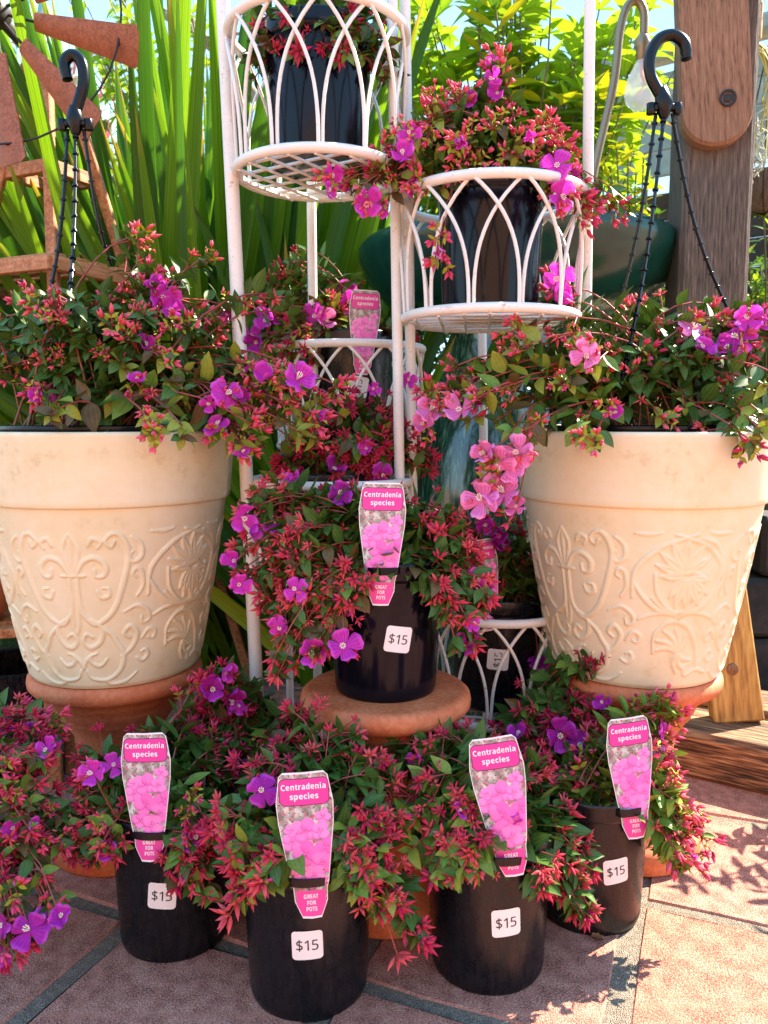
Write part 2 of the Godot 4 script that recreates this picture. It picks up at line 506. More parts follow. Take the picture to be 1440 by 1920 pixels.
func bract_mesh() -> ArrayMesh:  # small reddish leaves below a bud cluster
	var m := MB.new()
	for k in 4:
		var t := Basis(Vector3.UP, k * PI / 2 + 0.2) * Basis(Vector3.RIGHT, -0.5)
		m.grid(2, 3, func(a, b):
			var w := 0.11 * sin(PI * pow(b * 0.96 + 0.02, 0.8))
			return t * Vector3((a - 0.5) * 2 * w, -b * b * 0.12 + absf(a - 0.5) * 0.05, 0.03 + b * 0.5), Color(0.12, 0.11, 0.025).lerp(Color(0.3, 0.05, 0.04), k % 2 * 0.7))
	return m.done()

func petal_mesh(wide: float, cup: float) -> ArrayMesh:  # along +z, face +y, flower one unit across
	var m := MB.new()
	m.grid(6, 5, func(a, b):
		var x: float = (a - 0.5) * 2.0
		var w := wide * (0.16 + 0.84 * pow(sin(PI * 0.5 * minf(1.0, b * 1.25)), 1.2)) * (1.0 if b < 0.8 else sqrt(maxf(0.0, 1.0 - pow((b - 0.8) / 0.23, 2.0))))
		var z = 0.02 + 0.5 * b - 0.035 * (1.0 - absf(x)) * maxf(0.0, b - 0.75) * 4.0 * 0.6
		var y = cup * b * b * 0.5 - 0.06 * x * x * b + 0.018 * sin(x * 5.0) * b
		return Vector3(x * w * 0.5, y, z))
	return m.done()

func stamen_mesh() -> ArrayMesh:
	var m := MB.new()
	for k in 7:
		var a := k * 0.9
		var d := Vector3(cos(a) * 0.35, 0.9, sin(a) * 0.35 + 0.2)
		m.tube([Vector3.ZERO, d * 0.14, d * 0.22 + Vector3(0, -0.01, 0.04)], [0.012, 0.01, 0.02], 4)
	return m.done()

func make_meshes() -> void:
	LEAF = [leaf_mesh(0.56, 0.35, 0.25), leaf_mesh(0.6, 0.9, 0.12), leaf_mesh(0.52, -0.25, 0.35), leaf_mesh(0.66, 0.55, 0.05, 0.9), leaf_mesh(0.56, 1.3, 0.3)]
	var reds := [[Color(0.44, 0.012, 0.045), Color(0.74, 0.07, 0.14)], [Color(0.36, 0.008, 0.045), Color(0.6, 0.03, 0.11)], [Color(0.56, 0.03, 0.05), Color(0.84, 0.15, 0.18)], [Color(0.4, 0.009, 0.05), Color(0.66, 0.045, 0.13)]]
	for k in 8:
		BUDS.append(bud_mesh(6 + k % 4 * 2, 1.25 if k % 2 else 1.6, reds[k / 2][0], reds[k / 2][1]))
	for k in 4: BUDS.append(cyme_mesh(reds[[2, 0, 2, 1][k]]))
	PETAL = [petal_mesh(0.52, 0.25), petal_mesh(0.5, 0.7), petal_mesh(0.57, -0.1)]

# ---------------------------------------------------------------- a leafy plant grown on a parent node
# lobes: [centre, radius, stems]; every stem runs from the soil to a point in a lobe, carries pairs of leaves and ends in buds, a flower or young leaves
func grow(root: Node3D, soil: Vector3, soil_r: float, lobes: Array, o: Dictionary) -> void:
	var stems := MB.new()
	var leaves := []
	var inv := root.position
	var size: float = o.get("leaf", 0.06)
	var mats: Array = o.get("mats", ["leaf dark", "leaf dark", "leaf green", "leaf green", "leaf bronze", "leaf young"])
	var mesh_set: Array = o.get("meshes", LEAF)
	var bud_p: float = o.get("buds", 0.75)
	var bud_kinds: Array = o.get("kinds", [0, 1, 2, 3, 4, 5])
	var flower_p: float = o.get("flowers", 0.08)
	var petal: String = o.get("petal", "petal magenta")
	var lift: float = o.get("lift", 0.35)
	var pairs: int = o.get("pairs", 7)
	var stem_r: float = o.get("stem_r", 0.0016)
	var cut: float = o.get("bare", 0.2)
	var thick: float = o.get("thick", 1.0)
	var tips := []
	for lobe in lobes:
		for k in int(ceil(lobe[2] * thick)):
			var b := soil + Vector3(rr(-1, 1), 0, rr(-1, 1)) * soil_r * 0.75
			var t: Vector3 = lobe[0] + ball(lobe[1])
			if t.y < 0.02: t.y = rr(0.015, 0.04)
			var d := t - b
			var flat := Vector3(d.x, 0, d.z)
			var c := b + flat * 0.45 + Vector3.UP * (maxf(d.y, 0.0) * 0.75 + flat.length() * lift + 0.02)
			var p := []
			for i in 9:
				var s := i / 8.0
				p.append(b.lerp(c, s).lerp(c.lerp(t, s), s))
			tips.append([p, lobe])
	for f in o.get("at", []):  # flowers and bud heads that the photograph shows at certain places
		var t: Vector3 = f[0]
		var b := soil + Vector3(rr(-1, 1), 0, rr(-1, 1)) * soil_r * 0.6
		var near: Array = tips[0][0]
		for q in tips:
			if q[0][8].distance_to(t) < near[8].distance_to(t): near = q[0]
		var from: Vector3 = near[6]
		var away := (t - from).normalized()
		var p := [from, from.lerp(t, 0.5) + jit(0.006) + Vector3(0, 0.006, 0), t]
		stems.tube(p.map(func(q): return q - inv), [stem_r * 0.8, stem_r * 0.6], 4, Color(0.32, 0.06, 0.04), false)
		if f.size() > 1 and f[1] == "buds":
			add_buds(root, t - inv, (away + Vector3(0, 0.5, 0)).normalized(), f[2] if f.size() > 2 else 0.055, bud_kinds)
		else:
			add_flower(root, t - inv, ((EYE - t).normalized() + Vector3(0, 0.25, 0) + jit(0.75)).normalized(), (f[2] if f.size() > 2 else 0.05) * 1.1, f[1] if f.size() > 1 else petal)
			if rng.randf() < 0.7: add_buds(root, t - inv + jit(0.012) - (EYE - t).normalized() * 0.016, (away + jit(0.5)).normalized(), rr(0.035, 0.05), bud_kinds)
	for q in tips:
		var p: Array = q[0]
		var old := Color(0.16, 0.075, 0.03).lerp(Color(0.09, 0.1, 0.025), rng.randf())
		var red: Color = o.get("stem", Color(0.36, 0.06, 0.045))
		stems.tube(p.slice(0, 5).map(func(x): return x - inv), [stem_r * 1.5, stem_r * 1.2], 5, old.lerp(red, 0.35), false)
		stems.tube(p.slice(4).map(func(x): return x - inv), [stem_r * 1.1, stem_r * 0.8], 5, red, false)
		var twist := rr(0, PI)
		for k in pairs:
			var s := cut + (0.97 - cut) * (k + rr(-0.25, 0.25) + 0.5) / pairs
			var i := clampi(int(s * 8), 0, 7)
			var pos: Vector3 = p[i].lerp(p[i + 1], clampf(s * 8 - i, 0, 1))
			var tan: Vector3 = (p[i + 1] - p[i]).normalized()
			var u := tan.cross(Vector3(0.13, 1, 0.21)).normalized()
			var w := tan.cross(u)
			twist += PI / 2 + rr(-0.3, 0.3)
			for side in [0, PI]:
				if rng.randf() < 0.1: continue
				var out := (u * cos(twist + side) + w * sin(twist + side))
				var dir := (out + tan * rr(0.15, 0.7) + Vector3(0, rr(-0.55, 0.1), 0)).normalized()
				var up := (Vector3.UP + tan * 0.4 - out * 0.3 + jit(0.35))
				var l := size * rr(0.7, 1.2) * (1.0 - 0.42 * s)
				leaves.append([pos, dir, up, l, s])
		var tip: Vector3 = p[8]
		var td: Vector3 = (p[8] - p[6]).normalized()
		var r := rng.randf()
		if r < bud_p:
			add_buds(root, tip - inv, (td + Vector3(0, 0.55, 0) + jit(0.35)).normalized(), rr(0.032, 0.052) * o.get("bud_size", 1.0), bud_kinds)
			for e in int(o.get("extra", 1)):  # side shoots with smaller clusters
				var fr: Vector3 = p[6]
				var to: Vector3 = fr + (td + jit(0.9) + Vector3(0, 0.3, 0)).normalized() * rr(0.025, 0.05)
				stems.tube([fr - inv, to - inv], [stem_r * 0.7, stem_r * 0.5], 4, red, false)
				add_buds(root, to - inv, (to - fr).normalized(), rr(0.024, 0.038) * o.get("bud_size", 1.0), bud_kinds)
			if rng.randf() < flower_p * 1.6 + 0.02:
				add_flower(root, tip - inv + jit(0.012), ((EYE - tip).normalized() + jit(0.7)).normalized(), rr(0.028, 0.042), petal)
		for e in 4:
			var out := Basis(td, e * PI / 2 + twist) * td.cross(Vector3(0.3, 0.5, 0.8)).normalized()
			leaves.append([tip - td * 0.01, (out + td * 0.8).normalized(), (td + Vector3.UP).normalized(), size * rr(0.3, 0.55), 1.0])
	stuff(obj("stems", stems.done(), MT["stem"], root))
	leaves.sort_custom(func(a, b): return a[0].distance_squared_to(EYE) < b[0].distance_squared_to(EYE))
	var rest := []
	var most: int = o.get("most", 295)
	for k in leaves.size():
		var l: Array = leaves[k]
		var z: Vector3 = l[1]
		var x: Vector3 = l[2].cross(z).normalized()
		var y := z.cross(x)
		var tr := Transform3D(Basis(x * l[3], y * l[3], z * l[3]), l[0] - inv)
		if k < most:
			var i := rng.randi_range(0, mats.size() - 1)
			if l[4] > 0.9 and rng.randf() < 0.35: i = mats.size() - 1
			obj("leaf", mesh_set[rng.randi_range(0, mesh_set.size() - 1)], MT[mats[i]], root, tr)
		else:
			rest.append(tr)
	if rest.size():
		var mm := MultiMesh.new()
		mm.transform_format = MultiMesh.TRANSFORM_3D
		mm.mesh = mesh_set[0]
		mm.instance_count = rest.size()
		for k in rest.size(): mm.set_instance_transform(k, rest[k])
		var mi := MultiMeshInstance3D.new()
		mi.name = "foliage"
		mi.multimesh = mm
		mi.material_override = MT[mats[0]]
		root.add_child(stuff(mi), true)

func facing(d: Vector3, spin: float) -> Basis:  # +y along d
	var x := d.cross(Vector3(0.2, 0.3, 0.93)).normalized()
	return Basis(x, d, x.cross(d)) * Basis(Vector3.UP, spin)

func add_buds(root: Node3D, p: Vector3, d: Vector3, s: float, kinds: Array) -> void:
	var k: int = kinds[rng.randi_range(0, kinds.size() - 1)]
	if k >= 8:
		s *= 1.75
		p -= d * s * 0.25
	obj("bud_cluster", BUDS[k], MT["buds"], root, Transform3D(facing(d, rr(0, TAU)).scaled(Vector3.ONE * s), p))

func add_flower(root: Node3D, p: Vector3, d: Vector3, s: float, petal: String) -> void:
	var f := Node3D.new()
	f.name = named("flower", root)
	root.add_child(f, true)
	f.transform = Transform3D(facing(d, rr(0, TAU)).scaled(Vector3.ONE * s), p)
	var kind := rng.randi_range(0, 2)
	var shut := rr(0.0, 0.3) if rng.randf() < 0.84 else rr(0.5, 1.0)
	for k in 4:
		var b := Basis(Vector3.UP, k * PI / 2 + rr(-0.16, 0.16)) * Basis(Vector3.RIGHT, rr(-0.2, 0.12) - shut)
		obj("petal", PETAL[kind], MT[petal], f, Transform3D(b.scaled(Vector3(rr(0.82, 1.1), 1, rr(0.88, 1.1))), Vector3.ZERO))
	obj("stamens", stamen_mesh_once(), MT["stamen"], f)

func stamen_mesh_once() -> ArrayMesh:
	if not MT.has("stamen mesh"): MT["stamen mesh"] = stamen_mesh()
	return MT["stamen mesh"]

# ---------------------------------------------------------------- plant label and price sticker
const CARD := [[0.029, 0.0], [0.035, -0.006], [0.041, -0.045], [0.0395, -0.075], [0.0275, -0.16], [0.0245, -0.171], [0.0235, -0.19], [0.0135, -0.215]]

func label_material() -> void:
	var im := Image.create(256, 640, false, Image.FORMAT_RGB8)
	var g := RandomNumberGenerator.new()
	g.seed = 5
	var n := FastNoiseLite.new()
	n.seed = 8
	n.frequency = 0.02
	for y in 640:
		for x in 256:
			var q := rgb(120, 118, 112).lerp(rgb(206, 212, 204), clampf(0.5 + 1.1 * n.get_noise_2d(x, y * 0.7), 0, 1))
			if n.get_noise_2d(x * 2.3 + 900, y * 2.3) > 0.32: q = rgb(206, 70, 104)
			if n.get_noise_2d(x * 2.1 + 300, y * 2.1 + 70) > 0.4: q = rgb(52, 84, 70)
			im.set_pixel(x, y, q)
	# printed flowers: four broad petals each, the nearer ones over the others
	for f in [[205, 196, 34], [60, 300, 44], [212, 330, 46], [118, 250, 56], [190, 260, 40], [60, 250, 30], [120, 350, 58], [190, 400, 50], [90, 430, 44], [150, 455, 54]]:
		var a0 := g.randf() * 3.0
		var tint := rgb(236, 84, 182).lerp(rgb(250, 140, 214), g.randf())
		for k in 4:
			var w := a0 + k * PI / 2 + g.randf_range(-0.2, 0.2)
			var cx: float = f[0] + cos(w) * f[2] * 0.56
			var cy: float = f[1] + sin(w) * f[2] * 0.5
			var rx: float = f[2] * g.randf_range(0.5, 0.62)
			var ry: float = f[2] * g.randf_range(0.44, 0.56)
			var pk := tint.lerp(rgb(252, 160, 220), g.randf() * 0.6)
			for y in range(int(cy - ry - 3), int(cy + ry + 4)):
				for x in range(int(cx - rx - 3), int(cx + rx + 4)):
					if x < 0 or x > 255: continue
					var d := Vector2((x - cx) / rx, (y - cy) / ry).length()
					if d < 1.0:
						var c := pk.lerp(rgb(220, 60, 164), clampf((d - 0.55) * 1.2 * (0.4 + 0.6 * (y - cy) / ry), 0, 0.5))
						c = c.lerp(rgb(210, 50, 150), 0.35 * clampf(1.0 - Vector2(x - f[0], y - f[1]).length() / (f[2] * 0.5), 0, 1))
						im.set_pixel(x, y, c)
					elif d < 1.1 and y > cy: im.set_pixel(x, y, im.get_pixel(x, y).lerp(rgb(150, 30, 110), 0.3))
		for k in 7:
			var e := Vector2(f[0] + cos(k * 0.9) * 7, f[1] + sin(k * 0.9) * 7)
			im.fill_rect(Rect2i(clampi(int(e.x), 0, 252), int(e.y), 3, 3), rgb(254, 224, 232) if k % 2 else rgb(150, 24, 96))
	# lower flap
	for y in range(505, 640):
		for x in 256:
			if absf(x - 128) < 66 and y > 516: im.set_pixel(x, y, rgb(232, 70, 160))
	# name panel with a dark line round it
	for y in range(14, 152):
		for x in range(8, 248):
			var dx := maxf(absf(x - 128) - 84, 0)
			var dy := maxf(absf(y - 84) - 32, 0)
			var r := Vector2(dx, dy).length()
			if r < 24: im.set_pixel(x, y, rgb(228, 58, 158))
			elif r < 28: im.set_pixel(x, y, rgb(112, 20, 84))
	# white border that follows the card's edge
	for y in 640:
		var v := -y / 640.0 * 0.215
		var half := 0.041
		for k in CARD.size() - 1:
			if v <= CARD[k][1] and v >= CARD[k + 1][1]:
				half = lerpf(CARD[k][0], CARD[k + 1][0], (v - CARD[k][1]) / (CARD[k + 1][1] - CARD[k][1]))
		for x in 256:
			var e := half - absf(x - 127.5) / 128.0 * 0.041
			if e < 0.0011 or y < 7 or y > 630: im.set_pixel(x, y, rgb(240, 238, 240))
	var m := mat("label print", Color.WHITE, 0.3)
	m.albedo_texture = ImageTexture.create_from_image(im)

func words(text: String, size: float, bold := 0.8, align := HORIZONTAL_ALIGNMENT_CENTER) -> TextMesh:  # size = height of a line in metres
	var t := TextMesh.new()
	var sf := SystemFont.new()
	sf.font_names = PackedStringArray(["Droid Sans"])
	sf.font_weight = 700 if bold > 0.5 else 400
	t.font = sf
	t.font_size = 40
	t.pixel_size = size / 40.0
	t.depth = 0.0003
	t.text = text
	t.curve_step = 1.0
	t.horizontal_alignment = align
	return t

func plant_label(label: String, top: Vector3, turn: float, lean: float, roll: float, scale := 1.0) -> Node3D:  # top: middle of its upper edge
	var t := thing("plant_label", label, "plant label", top, "plant labels stuck in the pots")
	t.basis = (Basis(Vector3.UP, turn) * Basis(Vector3.RIGHT, lean) * Basis(Vector3.BACK, roll)).scaled(Vector3.ONE * scale)
	var pts := []
	for p in CARD: pts.append(Vector2(p[0], p[1]))
	for k in range(CARD.size() - 1, -1, -1): pts.append(Vector2(-CARD[k][0], CARD[k][1]))
	var m := MB.new()
	for s in [1, -1]:
		var o := m.v.size()
		for k in CARD.size():
			for e in [-1, 0, 1]:
				m.v.append(Vector3(CARD[k][0] * e, CARD[k][1], 0.0005 * s + (1 - absi(e)) * 0.0025))
				m.uv.append(Vector2(0.5 + CARD[k][0] * e / 0.082, -CARD[k][1] / 0.215))
				m.c.append(Color.WHITE)
		for k in CARD.size() - 1:
			for e in 2:
				var a := o + k * 3 + e
				m.ix.append_array([a, a + 1, a + 3, a + 1, a + 4, a + 3] if s > 0 else [a, a + 3, a + 1, a + 1, a + 3, a + 4])
	obj("card", m.done(), MT["label print"], t)
	obj("lettering", words("Centradenia", 0.0118), MT["ink white"], t, Transform3D(Basis().scaled(Vector3(0.92, 1, 1)), Vector3(0, -0.0205, 0.0031)))
	obj("lettering", words("species", 0.0118), MT["ink white"], t, Transform3D(Basis(), Vector3(0, -0.0345, 0.0031)))
	var k := 0
	for w in ["GREAT", "FOR", "POTS"]:
		obj("lettering", words(w, 0.0085, 0.6), MT["ink white"], t, Transform3D(Basis().scaled(Vector3(0.8, 1, 1)), Vector3(0, -0.182 - k * 0.0093, 0.0031)))
		k += 1
	return t

const POT_H := 0.236
func pot_r(h: float) -> float:
	return 0.0925 + (0.103 - 0.0925) * h / POT_H

func pot_meshes() -> void:
	var m := MB.new()
	var p := [Vector2(0, 0.003), Vector2(0.086, 0.003), Vector2(0.0895, 0.0), Vector2(0.0915, 0.004), Vector2(pot_r(0.012), 0.013), Vector2(pot_r(0.016) - 0.0012, 0.0145), Vector2(pot_r(0.018), 0.017), Vector2(pot_r(0.1), 0.1), Vector2(pot_r(0.205), 0.205)]
	m.lathe(p, 64)
	MT["pot body"] = m.done(true)
	m = MB.new()
	m.lathe([Vector2(pot_r(0.203), 0.203), Vector2(0.1055, 0.2065), Vector2(0.1066, 0.211), Vector2(0.1072, 0.231), Vector2(0.1062, 0.2352), Vector2(0.1035, 0.236), Vector2(0.1018, 0.234), Vector2(0.1, 0.205)], 64)
	MT["pot rim"] = m.done(true)
	m = MB.new()
	m.grid(48, 10, func(a, b):
		var r: float = b * 0.1005
		return Vector3(cos(a * TAU) * r, 0.214 + 0.006 * sin(a * 25.0) * b * (1 - b) * 4.0 + 0.005 * sin(a * TAU * 3 + b * 9.0) * (1 - b), -sin(a * TAU) * r))
	MT["pot soil"] = m.done()

func sticker(pot: Node3D, az: float, h: float, roll: float, size := 0.046) -> void:  # az from +z towards +x
	var m := MB.new()
	var half := size / 2
	var round := size * 0.12
	m.grid(10, 10, func(a, b):
		var x: float = (a - 0.5) * size
		var y: float = (b - 0.5) * size
		var ex := absf(x) - (half - round)
		var ey := absf(y) - (half - round)
		if ex > 0 and ey > 0:
			var k := round / maxf(Vector2(ex, ey).length(), round)
			x = signf(x) * (half - round + ex * k); y = signf(y) * (half - round + ey * k)
		var q := Vector2(x, y).rotated(roll)
		var r := pot_r(h + q.y) + 0.0009
		var w := az + q.x / r
		return Vector3(sin(w) * r, h + q.y, cos(w) * r))
	var st := obj("price_sticker", m.done(), MT["white card"], pot)
	var r := pot_r(h)
	var nb := Basis(Vector3.UP, az) * Basis(Vector3.RIGHT, 0.0445) * Basis(Vector3.BACK, roll)
	var x := -0.0112
	for ch in ["$", "1", "5"]:  # each figure lies on the curve of the pot
		var w := az + (x * cos(roll)) / r
		var b := Basis(Vector3.UP, w) * Basis(Vector3.RIGHT, 0.0445) * Basis(Vector3.BACK, roll)
		obj("lettering", words(ch, 0.0225, 0.15), MT["ink dark"], st, Transform3D(b, Vector3(sin(w) * (r + 0.0012), h + x * sin(roll), cos(w) * (r + 0.0012))))
		x += 0.0112
	var _n := nb

func rim_label(pot: Node3D, px: float, py: float, label: String, turn: float, lean: float, roll: float, scale := 1.0) -> void:  # a label pushed behind the moulded strap of the pot's rim
	var t := plant_label(label, Vector3.ZERO, turn, lean, roll, scale)
	var d := -pot.position.z - 0.2
	var q := Vector3.ZERO
	for k in 100:  # as far back as the rim lets it
		t.position = at(px, py, d)
		var up := t.basis.y
		q = t.position - up * ((t.position.y - pot.position.y - 0.237) / up.y) - pot.position
		if Vector2(q.x, q.z).length() < 0.1125: break
		d += 0.0015
	var az := atan2(q.x, q.z)
	var R := Vector2(q.x, q.z).length() + 0.0045
	var m := MB.new()
	for s in [0.0, 0.0016]:
		m.grid(16, 2, func(a, b):
			var e: float = az + (a - 0.5) * 0.063 / 0.107 * (1.0 if s > 0 else -1.0)
			var r: float = lerpf(0.1068, R, pow(sin(PI * a), 0.25)) + s
			return Vector3(sin(e) * r, 0.2305 + b * 0.0125, cos(e) * r))
	obj("label_strap", m.done(), pot.get_node("pot").material_override, pot)

func nursery_pot(label: String, p: Vector3, turn: float, gloss := false, tilt := Vector3.ZERO) -> Node3D:
	var t := thing("potted_plant", label, "potted plant", p, "flowering plants in black nursery pots")
	var pot := obj("pot", MT["pot body"], MT["black gloss" if gloss else "black plastic"], t)
	pot.rotation = tilt + Vector3(0, turn, 0)
	pot.scale = Vector3(1, 1.045, 1)
	obj("rim", MT["pot rim"], MT["black gloss" if gloss else "black plastic"], pot)
	obj("soil", MT["pot soil"], MT["soil"], pot)
	return t

# ---------------------------------------------------------------- cream planter with raised scrollwork
func stroke(h: PackedFloat32Array, W: int, H: int, pts: Array, r: float, top: float, mirror := true) -> void:  # a rounded ridge along points in metres, on a tile 0.42 m x 0.36 m
	r *= 0.74
	top *= 0.78
	var c := spline(pts.map(func(q): return Vector2(q[0], q[1])), 9)
	for s in ([1, -1] if mirror else [1]):
		for i in c.size() - 1:
			var a := Vector2(c[i].x * s, c[i].y)
			var b := Vector2(c[i + 1].x * s, c[i + 1].y)
			var t := float(i) / (c.size() - 1)
			var rad := r * (0.55 + 0.45 * sin(PI * clampf(t * 1.1 + 0.05, 0, 1)))
			var lo := a.min(b) - Vector2.ONE * rad
			var hi := a.max(b) + Vector2.ONE * rad
			for y in range(maxi(0, int(lo.y / 0.36 * H)), mini(H, int(hi.y / 0.36 * H) + 2)):
				for x in range(int((lo.x / 0.42 + 0.5) * W), int((hi.x / 0.42 + 0.5) * W) + 2):
					var p := Vector2((float(x) / W - 0.5) * 0.42, float(y) / H * 0.36)
					var d := p.distance_to(Geometry2D.get_closest_point_to_segment(p, a, b)) / rad
					if d < 1.0:
						var k := y * W + posmod(x, W)
						h[k] = maxf(h[k], top * pow(1.0 - d * d, 0.6))

func px_pts(a: Array) -> Array:  # drawn on the photograph's left pot: three pixels of it to 0.945 mm
	return a.map(func(q): return [q[0] * 0.000325, q[1] * 0.000335])

func relief(W: int, H: int) -> PackedFloat32Array:
	var h := PackedFloat32Array()
	h.resize(W * H)
	var L := 0.0075
	# the lily: spear, side curls, collar and stalks
	stroke(h, W, H, px_pts([[0, 930], [-38, 850], [-30, 780], [-8, 700]]), 0.006, 0.0032)
	stroke(h, W, H, px_pts([[0, 900], [0, 800], [0, 700]]), 0.006, 0.003, false)
	stroke(h, W, H, px_pts([[-16, 690], [-60, 770], [-120, 790], [-168, 745], [-160, 690], [-120, 685], [-112, 725]]), L, 0.0042)
	stroke(h, W, H, px_pts([[-60, 690], [60, 690]]), 0.006, 0.004, false)
	stroke(h, W, H, px_pts([[-22, 670], [-24, 500], [-60, 430], [-110, 405], [-200, 480], [-256, 640], [-284, 800], [-252, 905], [-205, 925], [-172, 885], [-200, 850], [-215, 880]]), L, 0.004)
	stroke(h, W, H, px_pts([[-8, 660], [-8, 520], [-4, 400], [20, 350], [30, 420], [24, 560], [22, 660]]), 0.006, 0.0032, false)
	# below it: two swinging stalks with small spirals
	stroke(h, W, H, px_pts([[-75, 430], [-130, 380], [-120, 300], [-60, 262], [-20, 300], [-40, 345], [-75, 325]]), L, 0.004)
	stroke(h, W, H, px_pts([[-110, 400], [-180, 340], [-215, 280], [-250, 215], [-230, 120], [-150, 60], [-50, 70], [-20, 120]]), L, 0.004)
	stroke(h, W, H, px_pts([[-150, 190], [-110, 150], [-60, 165], [-50, 210], [-90, 225]]), 0.006, 0.0036)
	stroke(h, W, H, px_pts([[-240, 200], [-300, 250], [-330, 330], [-290, 380], [-255, 340], [-285, 310]]), L, 0.004)
	# the leaf scroll half a tile away, joined across the tile's edge
	for s in [-1, 1]:
		var X := 640.0
		stroke(h, W, H, px_pts([[s * (X - 250), 560], [s * (X - 235), 720], [s * (X - 120), 850], [s * X, 905], [s * (X + 60), 925]]), L, 0.0042, false)
		stroke(h, W, H, px_pts([[s * (X - 240), 640], [s * (X - 190), 560], [s * (X - 90), 480], [s * (X + 40), 480], [s * (X + 130), 580], [s * (X + 150), 700]]), L, 0.0042, false)
		stroke(h, W, H, px_pts([[s * (X - 215), 430], [s * (X - 150), 460], [s * (X - 60), 470], [s * (X + 20), 440]]), 0.006, 0.0036, false)
	for q in [[-0.35, 150], [0.1, 190], [0.5, 215], [0.9, 225], [1.3, 215], [1.75, 190], [2.2, 150], [3.7, 140], [4.1, 190], [4.45, 225], [4.8, 235], [5.15, 215], [5.5, 170]]:
		var d := Vector2(cos(q[0]), sin(q[0]))
		var bend := Vector2(-d.y, d.x) * (1.0 if q[0] < 3 else -1.0)
		var c := Vector2(618, 700)
		var l: float = q[1] * 0.92
		for e in [-1, 1]:
			var w = Vector2(-d.y, d.x) * 13.0 * e
			var ps := [c + d * 34 + w * 0.4, c + d * l * 0.6 + w + bend * 14, c + d * l + bend * 36]
			stroke(h, W, H, px_pts(ps.map(func(z): return [z.x, z.y])), 0.0062, 0.0046, false)
	stroke(h, W, H, px_pts([[560, 900], [470, 860], [425, 760], [430, 640], [490, 530], [600, 478], [720, 490], [800, 560]]), 0.0075, 0.0042, false)
	stroke(h, W, H, px_pts([[560, 700], [600, 712], [650, 706], [690, 712]]), 0.009, 0.005, false)
	for q in [[0.1, 130], [0.5, 150], [0.95, 160], [1.4, 140], [2.0, 110], [3.6, 120], [4.1, 150], [4.6, 130]]:
		var d = Vector2(cos(q[0]), sin(q[0])) * q[1]
		stroke(h, W, H, px_pts([[625, 235], [625 + d.x * 0.5 - d.y * 0.14, 235 + d.y * 0.5 + d.x * 0.14], [625 + d.x, 235 + d.y]]), 0.0075, 0.0042, false)
	stroke(h, W, H, px_pts([[470, 140], [500, 260], [580, 390], [690, 420], [770, 340], [770, 230]]), L, 0.004, false)
	# finer tendrils that fill the ground between
	for q in [[[300, 905], [345, 860], [350, 790], [310, 760], [285, 790], [305, 820]], [[330, 560], [360, 620], [350, 700], [320, 720], [305, 690], [325, 670]], [[260, 470], [330, 500], [390, 460], [400, 410], [365, 395], [355, 430]], [[60, 215], [20, 180], [0, 130]], [[360, 300], [400, 350], [440, 330], [430, 290], [400, 300]], [[120, 60], [180, 30], [260, 40], [330, 90]], [[90, 860], [110, 900], [150, 880], [135, 845]], [[120, 600], [140, 560], [180, 570], [175, 610], [150, 615]], [[330, 180], [370, 160], [400, 190], [385, 225], [360, 215]], [[400, 930], [470, 925], [520, 935]]]:
		stroke(h, W, H, px_pts(q), 0.0062, 0.0036)
	stroke(h, W, H, px_pts([[380, 90], [470, 120], [540, 90], [560, 140], [520, 165]]), L, 0.004, false)
	return h

func planter_meshes() -> void:
	var W := 270
	var H := 200
	var h := relief(W, H)
	var m := MB.new()
	var prof := func(y):  # radius of the body by height
		return 0.166 + 0.066 * pow(y / 0.35, 0.9)
	m.grid(W * 3, H, func(a, b):
		var w = -a * TAU
		var i := mini(int(a * W * 3 + 0.5), W * 3) % W
		var j := clampi(int(b * H + 0.5), 0, H - 1)
		var r: float = prof.call(b * 0.35) + h[j * W + i] * (1.0 if b < 0.97 else 0.0)
		if b < 0.02: r -= 0.003 * (1.0 - b / 0.02)
		return Vector3(sin(w) * r, b * 0.35, cos(w) * r))
	MT["planter body"] = m.done(true)
	m = MB.new()
	var ridge := [Vector2(0.231, 0.346), Vector2(0.237, 0.3475), Vector2(0.2395, 0.351), Vector2(0.241, 0.36), Vector2(0.246, 0.42), Vector2(0.2505, 0.472), Vector2(0.2505, 0.478), Vector2(0.248, 0.4815), Vector2(0.243, 0.482), Vector2(0.236, 0.481), Vector2(0.233, 0.477), Vector2(0.228, 0.40), Vector2(0.21, 0.30)]
	m.lathe(ridge, 96)
	MT["planter rim"] = m.done(true)
	m = MB.new()
	m.lathe([Vector2(0.0, 0.03), Vector2(0.15, 0.03), Vector2(0.212, 0.305)], 48)
	MT["planter inside"] = m.done(true)

func planter(label: String, p: Vector3, turn: float) -> void:
	var t := thing("planter_pot", label, "planter pot", p, "cream planters with raised scrollwork", turn)
	obj("body", MT["planter body"], MT["cream pot"], t)
	obj("rim", MT["planter rim"], MT["cream pot"], t)
	obj("lining", MT["planter inside"], MT["cream pot"], t)

